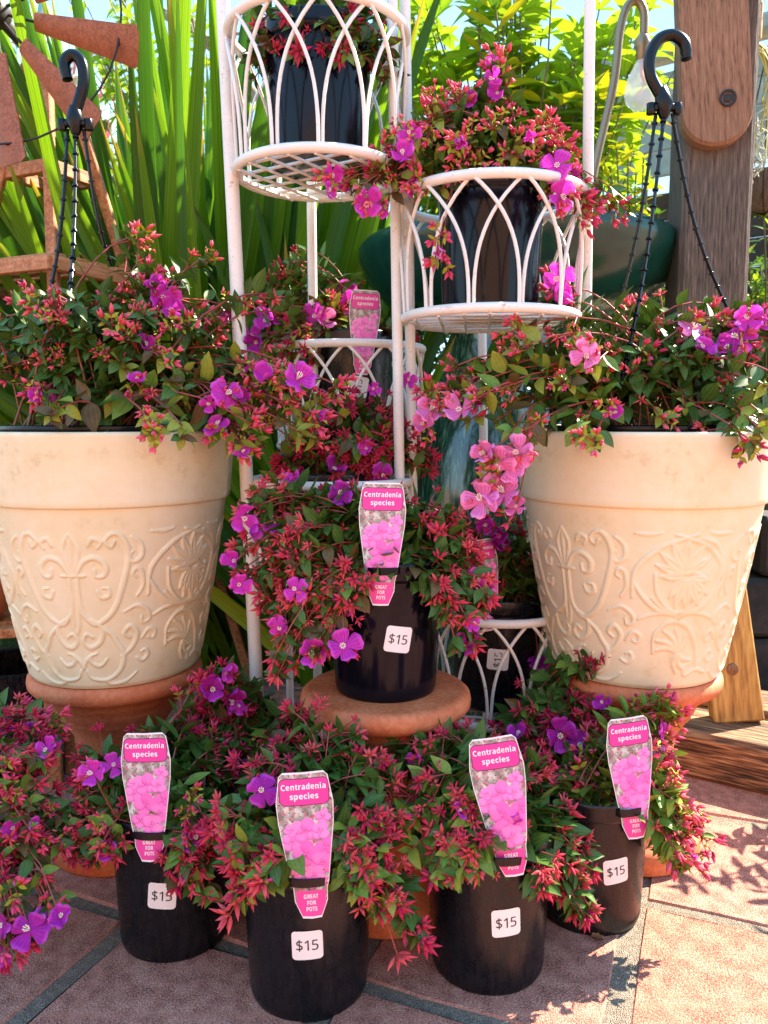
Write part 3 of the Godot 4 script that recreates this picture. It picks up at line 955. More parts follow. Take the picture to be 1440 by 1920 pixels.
func pedestal(label: String, p: Vector3, top: float, r: float) -> void:
	var t := thing("pedestal", label, "pedestal", p, "terracotta pedestals")
	var m := MB.new()
	var k := r / 0.156
	var cap := [Vector2(0.112 * k, top - 0.075), Vector2(0.118 * k, top - 0.062), Vector2(0.126 * k, top - 0.055), Vector2(0.124 * k, top - 0.048), Vector2(0.135 * k, top - 0.042), Vector2(r - 0.008, top - 0.036), Vector2(r - 0.001, top - 0.027), Vector2(r, top - 0.018), Vector2(r - 0.002, top - 0.008), Vector2(r - 0.009, top - 0.002), Vector2(r - 0.018, top), Vector2(0, top)]
	m.lathe(cap, 72)
	obj("top", m.done(true), MT["terracotta"], t)
	m = MB.new()
	m.lathe([Vector2(0.105, 0.075), Vector2(0.093, 0.10), Vector2(0.084, 0.15), Vector2(0.083, 0.2), Vector2(0.088, top - 0.14), Vector2(0.098 * k, top - 0.105), Vector2(0.104 * k, top - 0.098), Vector2(0.102 * k, top - 0.092), Vector2(0.109 * k, top - 0.086), Vector2(0.1125 * k, top - 0.074)], 64)
	obj("shaft", m.done(true), MT["terracotta"], t)
	m = MB.new()
	m.lathe([Vector2(0, 0.001), Vector2(0.138, 0.001), Vector2(0.144, 0.006), Vector2(0.146, 0.03), Vector2(0.142, 0.042), Vector2(0.132, 0.05), Vector2(0.12, 0.054), Vector2(0.117, 0.064), Vector2(0.106, 0.076)], 72)
	obj("foot", m.done(true), MT["terracotta"], t)

func hanging_basket(label: String, soil: Vector3, hook: Vector3, ends: Array, bend: Array, lobes: Array, o: Dictionary) -> void:
	var t := thing("hanging_basket_plant", label, "hanging plant", soil, "hanging basket plants standing in the cream planters")
	var m := MB.new()
	m.lathe([Vector2(0, -0.14), Vector2(0.13, -0.14), Vector2(0.19, -0.012), Vector2(0.202, -0.01), Vector2(0.204, 0.01), Vector2(0.2, 0.013), Vector2(0.192, 0.0)], 48)
	obj("basket", m.done(true), MT["hook plastic"], t)
	m = MB.new()
	m.grid(48, 8, func(a, b): return Vector3(cos(a * TAU) * b * 0.192, -0.012 + 0.012 * sin(a * 31.0) * b * (1 - b) + 0.01 * (1 - b), -sin(a * TAU) * b * 0.192))
	obj("soil", m.done(), MT["soil"], t)
	# hook: a flat-sided bent bar that ends in a fork, then three ribbed straps
	m = MB.new()
	var bp := spline(bend, 8).map(func(q): return q - soil)
	for k in bp.size() - 1:  # an I-section: two tubes and a web read as one moulded hook
		pass
	m.tube(bp, range(bp.size()).map(func(k): return 0.0115 if k > 3 else 0.0105), 8)
	var fork: Vector3 = hook - soil
	m.tube([bp[-1] + Vector3(0, 0.012, 0), fork + Vector3(0, -0.006, 0), fork + Vector3(0, -0.03, 0)], [0.0115, 0.019, 0.008], 8)
	for s in [-1, 1]:
		m.tube([fork + Vector3(0, -0.006, 0), fork + Vector3(0.026 * s, -0.012, 0)], [0.009, 0.007], 7)
		m.tube([fork + Vector3(0.026 * s, -0.022, 0), fork + Vector3(0.026 * s, -0.002, 0)], [0.009, 0.009], 8)
	obj("hook", m.done(true), MT["hook plastic"], t)
	for k in ends.size():
		var a := fork + Vector3(0.016 * (k - 1), -0.02, 0)
		var b: Vector3 = ends[k] - soil
		m = MB.new()
		var pts := []
		for i in 9: pts.append(a.lerp(b, i / 8.0) + Vector3(0, -0.02 * sin(PI * i / 8.0), 0) + (b - a) * Vector3(-0.10, 0, -0.1) * sin(PI * i / 8.0))
		m.tube(pts, [0.0036], 6)
		var n := int(a.distance_to(b) / 0.032)
		for i in n:
			var s := (i + 0.5) / n * 8.0
			var q: Vector3 = pts[int(s)].lerp(pts[int(s) + 1], s - int(s))
			var d: Vector3 = (pts[int(s) + 1] - pts[int(s)]).normalized()
			m.tube([q - d * 0.0018, q + d * 0.0018], [0.0062], 7)
		obj("strap", m.done(), MT["hook plastic"], t)
	grow(t, soil, 0.2, lobes, o)

# ---------------------------------------------------------------- cream wire plant stands
func basket(t: Node3D, c: Vector3, r: float, h: float, lattice: float, turn := 0.0) -> void:  # c: middle of its floor, in the stand's own axes
	var N := 12
	var m := MB.new()
	m.torus(c + Vector3(0, h, 0), r * 1.06, 0.0092, 64, 10)
	obj("basket_top_ring", m.done(true), MT["cream metal"], t)
	m = MB.new()
	m.torus(c, r, 0.0095, 64, 10)
	obj("basket_base_ring", m.done(true), MT["cream metal"], t)
	for k in N:
		m = MB.new()
		for s in [-1, 1]:
			var p := []
			for i in 15:
				var b := i / 14.0
				var w = turn + TAU / N * (k + s * (0.045 + 0.955 * pow(b, 2.9)))
				var q = r * (1.0 + 0.06 * b) - 0.003 * s
				p.append(c + Vector3(sin(w) * q, b * h, cos(w) * q))
			m.tube(p, [0.0037], 6)
		obj("basket_wire", m.done(), MT["cream metal"], t)
	m = MB.new()
	for e in 2:
		var a := lattice + (PI / 2 if e else 0.0)
		var d := Vector3(cos(a), 0, sin(a))
		var n := Vector3(-d.z, 0, d.x)
		for i in range(-3, 4):
			var x := i * r / 3.6
			var l := sqrt(r * r - x * x)
			m.tube([c + n * x - d * l + Vector3(0, -0.003 - e * 0.006, 0), c + n * x + d * l + Vector3(0, -0.003 - e * 0.006, 0)], [0.003], 6)
	obj("basket_floor", m.done(), MT["cream metal"], t)

func pole(t: Node3D, a: Vector3, b: Vector3, r: float) -> void:
	var m := MB.new()
	m.tube([a, a.lerp(b, 0.5), b], [r], 14)
	m.tube([a - (b - a).normalized() * 0.012, a], [r * 0.7, r * 1.02], 14)
	obj("pole", m.done(true), MT["cream metal"], t)

func down(a: Vector3, b: Vector3) -> Array:  # the straight line through a (upper) and b, run on to the ground and up out of view
	var d := (a - b) / (a.y - b.y)
	return [b - d * (b.y - 0.012), b + d * (2.05 - b.y)]

func plant_stands() -> void:
	var A := thing("plant_stand", "cream wire plant stand at the left with its highest basket cut by the top edge", "plant stand", Vector3.ZERO, "cream wire plant stands")
	var la := down(at(418, 0, 1.6), at(484, 1340, 1.6))
	var ra := down(at(740, 300, 1.6), at(748, 830, 1.6))
	var ba := down(at(584, 390, 1.82), at(586, 540, 1.82))
	pole(A, la[0], la[1], 0.0135)
	pole(A, ra[0], ra[1], 0.0105)
	pole(A, ba[0], ba[1], 0.0105)
	basket(A, Vector3(-0.126, 1.365, -1.61), 0.158, 0.25, 0.55, 0.1)
	basket(A, Vector3(-0.105, 0.53, -1.67), 0.155, 0.24, 0.5)
	var B := thing("plant_stand", "cream wire plant stand at the right with a basket before the green urn", "plant stand", Vector3.ZERO, "cream wire plant stands")
	var lb := down(at(764, 300, 1.64), at(772, 830, 1.64))
	var rb := down(at(1106, 0, 1.63), at(1099, 600, 1.63))
	var bb := down(at(900, 300, 1.9), at(905, 700, 1.9))
	pole(B, lb[0], lb[1], 0.0105)
	pole(B, rb[0], rb[1], 0.0105)
	pole(B, bb[0], bb[0].lerp(bb[1], 0.62), 0.0105)
	basket(B, Vector3(0.208, 1.092, -1.61), 0.168, 0.225, 0.12, 0.2)
	basket(B, Vector3(0.252, 0.256, -1.75), 0.148, 0.225, 0.2, 0.3)
	var C := thing("plant_stand", "low cream wire basket stand half hidden behind the double pole", "plant stand", Vector3.ZERO, "cream wire plant stands")
	var c := Vector3(-0.082, 0.836, -1.9)
	for k in 3:
		var w := k * TAU / 3 + 0.4
		var p := c + Vector3(sin(w), 0, cos(w)) * 0.152
		pole(C, Vector3(p.x, 0.012, p.z), Vector3(p.x, c.y + 0.01, p.z), 0.009)
	basket(C, c, 0.162, 0.222, 0.3)

# ---------------------------------------------------------------- ground
func ground_and_paving() -> void:
	var m := MB.new()
	m.grid(30, 30, func(a, b): return Vector3((a - 0.5) * 120, -0.03, (b - 0.5) * -120))
	struct("ground", m.done(), MT["far ground"])
	var pave := Node3D.new()
	pave.name = "paving"
	add_child(pave)
	pave.set_meta("kind", "structure")
	var turn := Basis(Vector3.UP, deg_to_rad(-22.6))  # rows run 22.6 degrees to the right of straight ahead
	m = MB.new()
	m.box(Transform3D(turn, Vector3(0.2, -0.022, -0.4)), Vector3(7.4, 0.04, 6.2), 0.002)
	obj("mortar_bed", m.done(), MT["grout"], pave)
	var variants := []
	for k in 6:
		m = MB.new()
		var hx := 0.191
		var hz := 0.187
		var edge := []
		for q in [[-1, -1], [-0.3, -1], [0.35, -1], [1, -1], [1, -0.35], [1, 0.3], [1, 1], [0.3, 1], [-0.4, 1], [-1, 1], [-1, 0.4], [-1, -0.3]]:
			edge.append(Vector3(q[0] * hx + rr(-0.004, 0.004), 0, q[1] * hz + rr(-0.004, 0.004)))
		var top := []
		for q in edge: top.append(q * (1.0 - rr(0.016, 0.034)) + Vector3(0, 0.015, 0))
		m.poly(top, Vector3(0, -0.1, 0))
		for i in edge.size():
			var j := (i + 1) % edge.size()
			m.poly([top[i], top[j], edge[j] + Vector3(0, 0.0095, 0), edge[i] + Vector3(0, 0.0095, 0)], Vector3(0, -0.1, 0))
			m.poly([edge[i] + Vector3(0, 0.0095, 0), edge[j] + Vector3(0, 0.0095, 0), edge[j] - Vector3(0, 0.014, 0), edge[i] - Vector3(0, 0.014, 0)], Vector3.ZERO)
		variants.append(m.done())
	var u := Vector3(sin(deg_to_rad(22.6)), 0, -cos(deg_to_rad(22.6)))
	var n := Vector3(cos(deg_to_rad(22.6)), 0, sin(deg_to_rad(22.6)))
	var tones := ["paver", "paver", "paver pale", "paver dark"]
	for i in range(-8, 9):
		for j in range(-8, 7):
			var c := n * (-0.104 + 0.414 * (i + 0.5)) + u * (1.477 - 0.402 * (j + 0.5))
			var p := c - Vector3(0.2, 0, -0.4)
			if absf(p.dot(n)) > 3.6 or absf(p.dot(u)) > 3.0: continue
			if -c.z > 2.85 and c.x < 0.4: continue
			obj("paver", variants[rng.randi_range(0, 5)], MT[tones[rng.randi_range(0, 3)]], pave, Transform3D(turn * Basis(Vector3.RIGHT, rr(-0.002, 0.002)), c + Vector3(0, -0.0125 + rr(-0.001, 0.001), 0)))
	# lawn behind
	var blade := MB.new()
	for k in 5:
		var a := rr(0, TAU)
		var o := Vector3(rr(-0.02, 0.02), 0, rr(-0.02, 0.02))
		var l := Vector3(cos(a) * rr(0.005, 0.02), rr(0.03, 0.055), sin(a) * rr(0.005, 0.02))
		var s := Vector3(-sin(a), 0, cos(a)) * 0.0022
		blade.grid(1, 2, func(x, y): return o + s * (x - 0.5) * 2.0 * (1.0 - y * 0.9) + l * y + Vector3(l.x, -0.008, l.z) * y * y)
	var bm := blade.done()
	var mm := MultiMesh.new()
	mm.transform_format = MultiMesh.TRANSFORM_3D
	mm.mesh = bm
	mm.instance_count = 26000
	for k in 26000:
		var p := Vector3(rr(-2.3, 0.3), -0.028, -rr(2.82, 4.4))
		mm.set_instance_transform(k, Transform3D(Basis(Vector3.UP, rr(0, TAU)).scaled(Vector3.ONE * rr(0.8, 1.3)), p))
	var lawn := MultiMeshInstance3D.new()
	lawn.name = "grass"
	lawn.multimesh = mm
	lawn.material_override = MT["grass"]
	tag(lawn, "short green lawn behind the wire plant stands", "grass")
	add_child(stuff(lawn))

# ---------------------------------------------------------------- garden behind
func windmill() -> void:
	var c := Vector3(-1.0, 0, -2.5)
	var t := thing("garden_windmill", "wooden garden windmill with rust brown metal blades and a slatted deck", "windmill", c)
	var yaw := Basis(Vector3.UP, 0.36)
	var apex := Vector3(0.0, 1.93, 0)
	for k in 4:
		var w := k * PI / 2
		var foot := yaw * Vector3(sin(w), 0, cos(w)) * 0.58
		var m := MB.new()
		bar(m, foot + Vector3(0, -0.028, 0), apex + yaw * Vector3(sin(w), 0, cos(w)) * 0.05, 0.029, 0.029, 0.003)
		obj("leg", m.done(), MT["wood orange"], t)
	for lv in [[1.30, 0.40, 0], [0.42, 0.5, 1], [1.62, 0.12, 2]]:
		var y: float = lv[0]
		var s: float = lv[1]
		for k in 4:
			var w := k * PI / 2
			var m := MB.new()
			bar(m, yaw * Vector3(sin(w), 0, cos(w)) * s + Vector3(0, y, 0), yaw * Vector3(cos(w), 0, -sin(w)) * s + Vector3(0, y, 0), 0.024, 0.036, 0.002)
			obj("rail", m.done(), MT["wood orange"], t)
		if lv[2] < 2:
			for i in range(-3, 4):
				var m := MB.new()
				var l: float = (s - 0.03) * 0.70
				bar(m, yaw * Basis(Vector3.UP, PI / 4) * Vector3(i * l / 3.4, y + 0.028, -l) , yaw * Basis(Vector3.UP, PI / 4) * Vector3(i * l / 3.4, y + 0.028, l), l / 6.0, 0.014, 0.002)
				obj("slat", m.done(), MT["wood orange"], t)
	var hub := at(-10, 22, 2.16) - c
	var m := MB.new()
	m.tube([hub + Vector3(0, 0, 0.03), hub + (apex - hub) * Vector3(1, 0.0, 1) * 0.9], [0.016], 10)
	m.tube([hub + Vector3(0, 0, 0.04), hub + Vector3(0, 0, -0.02)], [0.036], 16)
	obj("hub", m.done(true), MT["dark iron"], t)
	var N := 10
	for k in N:
		var w := -0.235 - k * TAU / N  # first blade just below level, to the right
		var d := Vector3(cos(w), sin(w), 0)
		var e := Vector3(-d.y, d.x, 0) * cos(0.5) + Vector3(0, 0, sin(0.5))
		m = MB.new()
		for s in [0.0015, -0.0015]:
			m.grid(8, 8, func(a, b):
				var half := lerpf(0.021, 0.05, b)
				var x: float = (a - 0.5) * 2.0
				var z := lerpf(0.105, 0.375, b)
				if b > 0.99: z -= 0.012 * pow(absf(x), 6)
				return hub + d * z + e * half * x * (1.0 if s > 0 else -1.0) + d.cross(e) * (s + 0.008 * (1.0 - x * x)))
		obj("blade", m.done(), MT["rust blade"], t)
		m = MB.new()
		m.tube([hub, hub + d * 0.13], [0.004], 6)
		for q in [0.011, -0.011]:
			m.tube([hub + d * 0.325 + e * q * 0.3 + d.cross(e) * 0.008, hub + d * 0.325 + e * q * 0.3 + d.cross(e) * 0.013], [0.003], 6)
		obj("spoke", m.done(), MT["dark iron"], t)
	m = MB.new()
	var ring := []
	for i in 41:
		var w := TAU * i / 40.0
		ring.append(hub + Vector3(cos(w), sin(w), 0) * 0.325 + Vector3(0, 0, 0.012))
	m.tube(ring, [0.0028], 6)
	obj("wire_ring", m.done(), MT["dark iron"], t)

func strap_leaf(root: Node3D, b: Vector3, dir: Vector3, length: float, w: float, droop: float, mt: String) -> void:
	var m := MB.new()
	var side := dir.cross(Vector3(rr(-0.4, 0.4), 0.25, 1)).normalized()
	var flat := Vector3(dir.x, 0, dir.z)
	m.grid(2, 12, func(a, s):
		var p = b + dir * length * s + flat * droop * s * s * s - Vector3.UP * droop * 0.7 * pow(s, 3.2)
		var x: float = (a - 0.5) * 2.0
		var hw := w * (0.55 + 0.45 * minf(1, s * 3)) * pow(maxf(0.0, 1.0 - pow(s, 3.0)), 0.8)
		var n := side.cross(dir).normalized()
		return p - root.position + side * x * hw + n * (absf(x) - 0.5) * hw * 0.5)
	obj("leaf", m.done(), MT[mt], root)

func flax_clump(label: String, b: Vector3, n: int, lean: float, spread: float, lmin: float, lmax: float) -> void:
	var t := thing("flax_plant", label, "flax plant", b, "flax clumps behind the plant stands")
	for k in n:
		var w := lean + rr(-spread, spread)
		var f := rr(-0.35, 0.35)
		var d := Vector3(sin(w), cos(w), f).normalized()
		var l := rr(lmin, lmax)
		var p := b + Vector3(rr(-0.16, 0.16), 0, rr(-0.16, 0.16))
		strap_leaf(t, p, d, l, rr(0.024, 0.042), rr(0.05, 0.5) * absf(w) + rr(0, 0.12), "leaf strap" if rng.randf() < 0.6 else "leaf strap dark")
	for k in 5:
		var d := Vector3(lean + rr(-0.7, 0.2), 1, rr(0.0, 0.3)).normalized()
		strap_leaf(t, b + Vector3(rr(-0.1, 0.1), 0, 0.1), d, rr(0.9, 1.2), 0.026, 0.2, "leaf yellow")

func urn() -> void:
	var t := thing("glazed_urn", "tall dark green glazed urn with a wide bowl on top", "urn", Vector3(0.4, -0.03, -2.5))
	var m := MB.new()
	m.lathe([Vector2(0, 0), Vector2(0.2, 0), Vector2(0.215, 0.02), Vector2(0.25, 0.2), Vector2(0.295, 0.45), Vector2(0.31, 0.66), Vector2(0.3, 0.82), Vector2(0.27, 0.95), Vector2(0.235, 1.03), Vector2(0.24, 1.045), Vector2(0.232, 1.06), Vector2(0.2, 1.1), Vector2(0.19, 1.16), Vector2(0.2, 1.2)], 72)
	obj("jar", m.done(true), MT["urn glaze"], t)
	m = MB.new()
	m.lathe([Vector2(0.18, 1.19), Vector2(0.26, 1.205), Vector2(0.36, 1.25), Vector2(0.44, 1.32), Vector2(0.475, 1.4), Vector2(0.478, 1.43), Vector2(0.468, 1.445), Vector2(0.452, 1.44), Vector2(0.43, 1.37), Vector2(0.35, 1.29), Vector2(0.2, 1.25), Vector2(0, 1.24)], 96)
	obj("bowl", m.done(true), MT["bowl glaze"], t)

func post() -> void:
	var b := at(1332, 300, 2.25)
	var t := thing("wooden_post", "weathered grey brown timber post with a shorter board bolted to its face", "post", Vector3(b.x, 0, b.z), "", -0.12)
	var m := MB.new()
	m.box(Transform3D(Basis(), Vector3(0, 1.35, 0)), Vector3(0.178, 2.76, 0.17), 0.012)
	obj("post", m.done(), MT["wood post"], t)
	# bolted board: rounded lower end
	var y0 := at(1300, 262, 2.1).y
	m = MB.new()
	var out := []
	var w := 0.086
	for i in 13:
		var a := PI + PI * i / 12.0
		out.append(Vector2(cos(a) * w, y0 + 0.075 + sin(a) * 0.075))
	out.append(Vector2(w * 0.95, 2.65)); out.append(Vector2(-w * 0.95, 2.65))
	var front := []
	var rim := []
	var back := []
	for p in out:
		var c := Vector2(0, 2.2)
		var q: Vector2 = p + (c - p).normalized() * 0.008
		front.append(Vector3(q.x, q.y, 0.045)); rim.append(Vector3(p.x, p.y, 0.037)); back.append(Vector3(p.x, p.y, 0.0))
	var mid := Vector3(0, 2.2, 0.02)
	m.poly(front, mid)
	for i in out.size():
		var j := (i + 1) % out.size()
		m.poly([front[i], front[j], rim[j], rim[i]], mid)
		m.poly([rim[i], rim[j], back[j], back[i]], mid)
	var br := obj("brace_board", m.done(), MT["wood brace"], t, Transform3D(Basis(Vector3.BACK, 0.085), Vector3(-0.045 + 0.166, 0, 0.0868)))
	m = MB.new()
	m.lathe([Vector2(0.021, 0.0), Vector2(0.021, 0.004), Vector2(0.017, 0.005), Vector2(0.013, -0.003), Vector2(0.01, 0.002), Vector2(0, 0.003)], 20)
	obj("bolt", m.done(true), MT["dark iron"], br, Transform3D(Basis(Vector3.RIGHT, PI / 2), Vector3(0.025, y0 + 0.11, 0.046)))

func lamp() -> void:
	var t := thing("garden_lamp", "slim gooseneck lamp with a clear teardrop bulb beside the post", "lamp", on_ground(1060, 1180) * Vector3(1, 0, 1))
	var d := 2.5
	var o := t.position
	var p := spline([at(1092, 480, d), at(1112, 330, d), at(1150, 160, d), at(1162, 60, d), at(1176, 12, d), at(1194, 2, d), at(1207, 22, d), at(1207, 66, d)], 8)
	p.push_front(o)
	var m := MB.new()
	m.tube(p.map(func(q): return q - o), [0.0125], 10)
	obj("stem", m.done(true), MT["lamp brass"], t)
	var s := at(1205, 64, d) - o
	m = MB.new()
	m.lathe([Vector2(0.0, -0.075), Vector2(0.016, -0.074), Vector2(0.018, -0.04), Vector2(0.024, -0.035), Vector2(0.022, -0.015), Vector2(0.012, 0.0), Vector2(0, 0.002)], 20, s)
	obj("socket", m.done(true), MT["lamp brass"], t)
	m = MB.new()
	m.lathe([Vector2(0, -0.215), Vector2(0.022, -0.21), Vector2(0.04, -0.195), Vector2(0.048, -0.17), Vector2(0.042, -0.13), Vector2(0.026, -0.095), Vector2(0.016, -0.075)], 32, s)
	obj("bulb", m.done(true), MT["lamp glass"], t)
	m = MB.new()
	m.tube([s + Vector3(0, -0.075, 0), s + Vector3(0, -0.11, 0), s + Vector3(0.012, -0.14, 0), s + Vector3(-0.008, -0.165, 0)], [0.004, 0.006, 0.002, 0.002], 6)
	obj("filament", m.done(), MT["terracotta"], t)

func buildings() -> void:
	# boarded shed on the right, its weatherboards run level and recede to the left
	var a := at(1640, 150, 4.2)
	var b := at(860, 200, 5.6)
	a.y = 0; b.y = 0
	var t := thing("boarded_shed", "grey green weatherboard shed with a dark lower wall behind the post", "shed", Vector3.ZERO)
	for k in 4:
		var m := MB.new()
		var y := 2.36 + k * 0.14
		bar(m, a + Vector3(0, y, k * 0.01), b + Vector3(0, y, k * 0.01), 0.03, 0.136, 0.006)
		obj("board", m.done(), MT["grey boards"], t)
	var m := MB.new()
	bar(m, a + Vector3(0, 2.95, 0.06), b + Vector3(0, 2.95, 0.06), 0.14, 0.1, 0.02)
	obj("gutter", m.done(), MT["grey boards"], t)
	var back := Vector3(0.12, 0, -0.28)
	for k in 14:
		m = MB.new()
		var y := 0.05 + k * 0.165
		bar(m, a + back + Vector3(0, y, 0), b + back + Vector3(0, y, 0), 0.03, 0.16, 0.006)
		obj("wall_board", m.done(), MT["dark boards"], t)
	t = thing("rendered_wall", "sunlit tan wall facing the display from behind the viewer", "wall", Vector3(0, 0, 4.2))
	m = MB.new()
	m.box(Transform3D(Basis(), Vector3(0, 1.4, 0.1)), Vector3(9.0, 2.86, 0.2), 0.01)
	obj("wall", m.done(), MT["tan wall"], t)
	# pale aqua boundary fence down the left side
	t = thing("painted_fence", "pale aqua painted board fence running back on the left", "fence", Vector3(-1.75, 0, -2.6))
	for k in 26:
		m = MB.new()
		m.box(Transform3D(Basis(), Vector3(rr(-0.004, 0.004), 1.5, -k * 0.166)), Vector3(0.024, 3.06, 0.156), 0.004)
		obj("board", m.done(), MT["aqua paint"], t)
	for y in [0.4, 1.6, 2.7]:
		m = MB.new()
		m.box(Transform3D(Basis(), Vector3(-0.045, y, -1.9)), Vector3(0.05, 0.09, 4.0), 0.004)
		obj("rail", m.done(), MT["aqua paint"], t)

func blossom_vine() -> void:
	var t := thing("flowering_vine", "pink and white flowering vine spread over the aqua fence", "vine", Vector3(-1.7, 0, -3.6))
	var petals := MB.new()
	petals.grid(2, 2, func(a, b): return Vector3((a - 0.5) * sin(PI * (b * 0.8 + 0.1)), absf(a - 0.5) * 0.3 + b * b * 0.2, b))
	var pm := petals.done()
	for kind in 2:
		var mm := MultiMesh.new()
		mm.transform_format = MultiMesh.TRANSFORM_3D
		mm.mesh = pm
		mm.instance_count = 620
		var hubs := []
		for k in 16: hubs.append(Vector3(rr(0.05, 0.2), rr(0.9, 2.6), rr(-2.4, 0.7)))
		for k in 620:
			var p: Vector3 = hubs[k % 16] + ball(0.2) * Vector3(0.6, 0.9, 2.6)
			mm.set_instance_transform(k, Transform3D(Basis.from_euler(Vector3(rr(0, TAU), rr(0, TAU), rr(0, TAU))).scaled(Vector3.ONE * rr(0.035, 0.075)), p))
		var mi := MultiMeshInstance3D.new()
		mi.name = "blossoms" if kind == 0 else "pale_blossoms"
		mi.multimesh = mm
		mi.material_override = MT["blossom pink" if kind == 0 else "blossom white"]
		t.add_child(stuff(mi), true)
	var st := MB.new()
	for k in 22:
		var z := rr(-2.4, 0.7)
		var p := [Vector3(0.03, 0, z * 0.6), Vector3(0.06, rr(0.6, 1.0), z * 0.9), Vector3(0.09, rr(1.2, 1.9), z), Vector3(0.14, rr(2.1, 2.7), z + rr(-0.3, 0.3))]
		st.tube(spline(p, 5), [0.005], 5, Color(0.1, 0.09, 0.05), false)
	stuff(obj("stems", st.done(), MT["bark"], t))

func tree_branch() -> void:
	var b := Vector3(-0.3, 0, -4.6)
	var t := thing("tree", "bare grey tree limb leaning across the sky above the flax", "tree", b)
	for q in [[[at(700, 700, 4.6), at(560, 330, 4.6), at(430, 120, 4.55), at(300, 20, 4.5), at(150, -60, 4.45)], 0.05, 0.02], [[at(430, 120, 4.55), at(360, 40, 4.5), at(320, -60, 4.5)], 0.026, 0.014], [[at(300, 20, 4.5), at(380, 70, 4.4), at(460, 60, 4.4)], 0.015, 0.006]]:
		var pts: Array = q[0]
		if q[1] > 0.04: pts.push_front(b)
		var sp := spline(pts, 6)
		var m := MB.new()
		m.tube(sp.map(func(p): return p - b), range(sp.size()).map(func(k): return lerpf(q[1], q[2], float(k) / sp.size())), 9)
		obj("branch" if q[1] < 0.04 else "trunk", m.done(true), MT["bark"], t)

func timbers() -> void:
	var t := thing("timber_sleeper", "rough brown timber sleeper lying beside the right pedestal", "timber", Vector3.ZERO, "timber sleepers edging the garden bed")
	var m := MB.new()
	var a := on_ground(1215, 1442)
	var b := on_ground(1475, 1505)
	var d := (b - a).normalized()
	var n := Vector3(d.z, 0, -d.x)  # away from the camera
	if n.z > 0: n = -n
	var l := a.distance_to(b) + 0.9
	var dir := Basis(d, Vector3.UP, d.cross(Vector3.UP))
	var c := a + d * (l / 2 - 0.03)
	t.transform = Transform3D(dir, c + n * 0.1 + Vector3(0, 0.0, 0))
	m.box(Transform3D(Basis(), Vector3(0, 0.062, 0)), Vector3(l, 0.12, 0.2), 0.012)
	obj("beam", m.done(), MT["wood sleeper"], t)
	t = thing("timber_sleeper", "second timber sleeper behind, half hidden under the leaning plank", "timber", Vector3.ZERO, "timber sleepers edging the garden bed")
	t.transform = Transform3D(dir, c + n * 0.33 + d * 0.04)
	m = MB.new()
	m.box(Transform3D(Basis(), Vector3(0, 0.066, 0)), Vector3(l, 0.128, 0.2), 0.012)
	obj("beam", m.done(), MT["wood sleeper"], t)
	# leaning plank cut to a bevel
	var f := at(1382, 1352, 2.0)
	t = thing("leaning_plank", "yellowish pine plank leaning on the sleeper beside the right planter", "plank", f)
	var top := at(1335, 1000, 2.12) - f
	var z := top.normalized()
	var x := Vector3(1, -z.x / z.y * 0.0, 0.12).normalized()
	x = (x - z * x.dot(z)).normalized()
	m = MB.new()
	m.box(Transform3D(Basis(x, z, x.cross(z)), top * 0.5), Vector3(0.125, top.length(), 0.05), 0.004)
	obj("plank", m.done(), MT["wood pine"], t)
	m = MB.new()
	m.tube([top * 0.28 + Vector3(-0.005, 0, 0.0285), top * 0.28 + Vector3(-0.004, 0, 0.02)], [0.013, 0.019], 12)
	obj("knot", m.done(true), MT["wood brace"], t)
	# dark blocks and crate behind
	for k in 5:
		t = thing("stone_block", "%s dark stone block in the retaining stack behind the plank" % ["lowest left", "lowest right", "middle left", "middle right", "topmost"][k], "block", Vector3(1.12 + [0.0, 0.36, 0.1, 0.46, 0.24][k], [0.0, 0.0, 0.2, 0.2, 0.4][k], -2.6), "dark stone blocks stacked behind the plank", rr(-0.08, 0.08))
		m = MB.new()
		m.box(Transform3D(Basis(), Vector3(0, 0.098, 0)), Vector3(0.33, 0.19, 0.2), 0.014)
		obj("block", m.done(), MT["dark boards"], t)

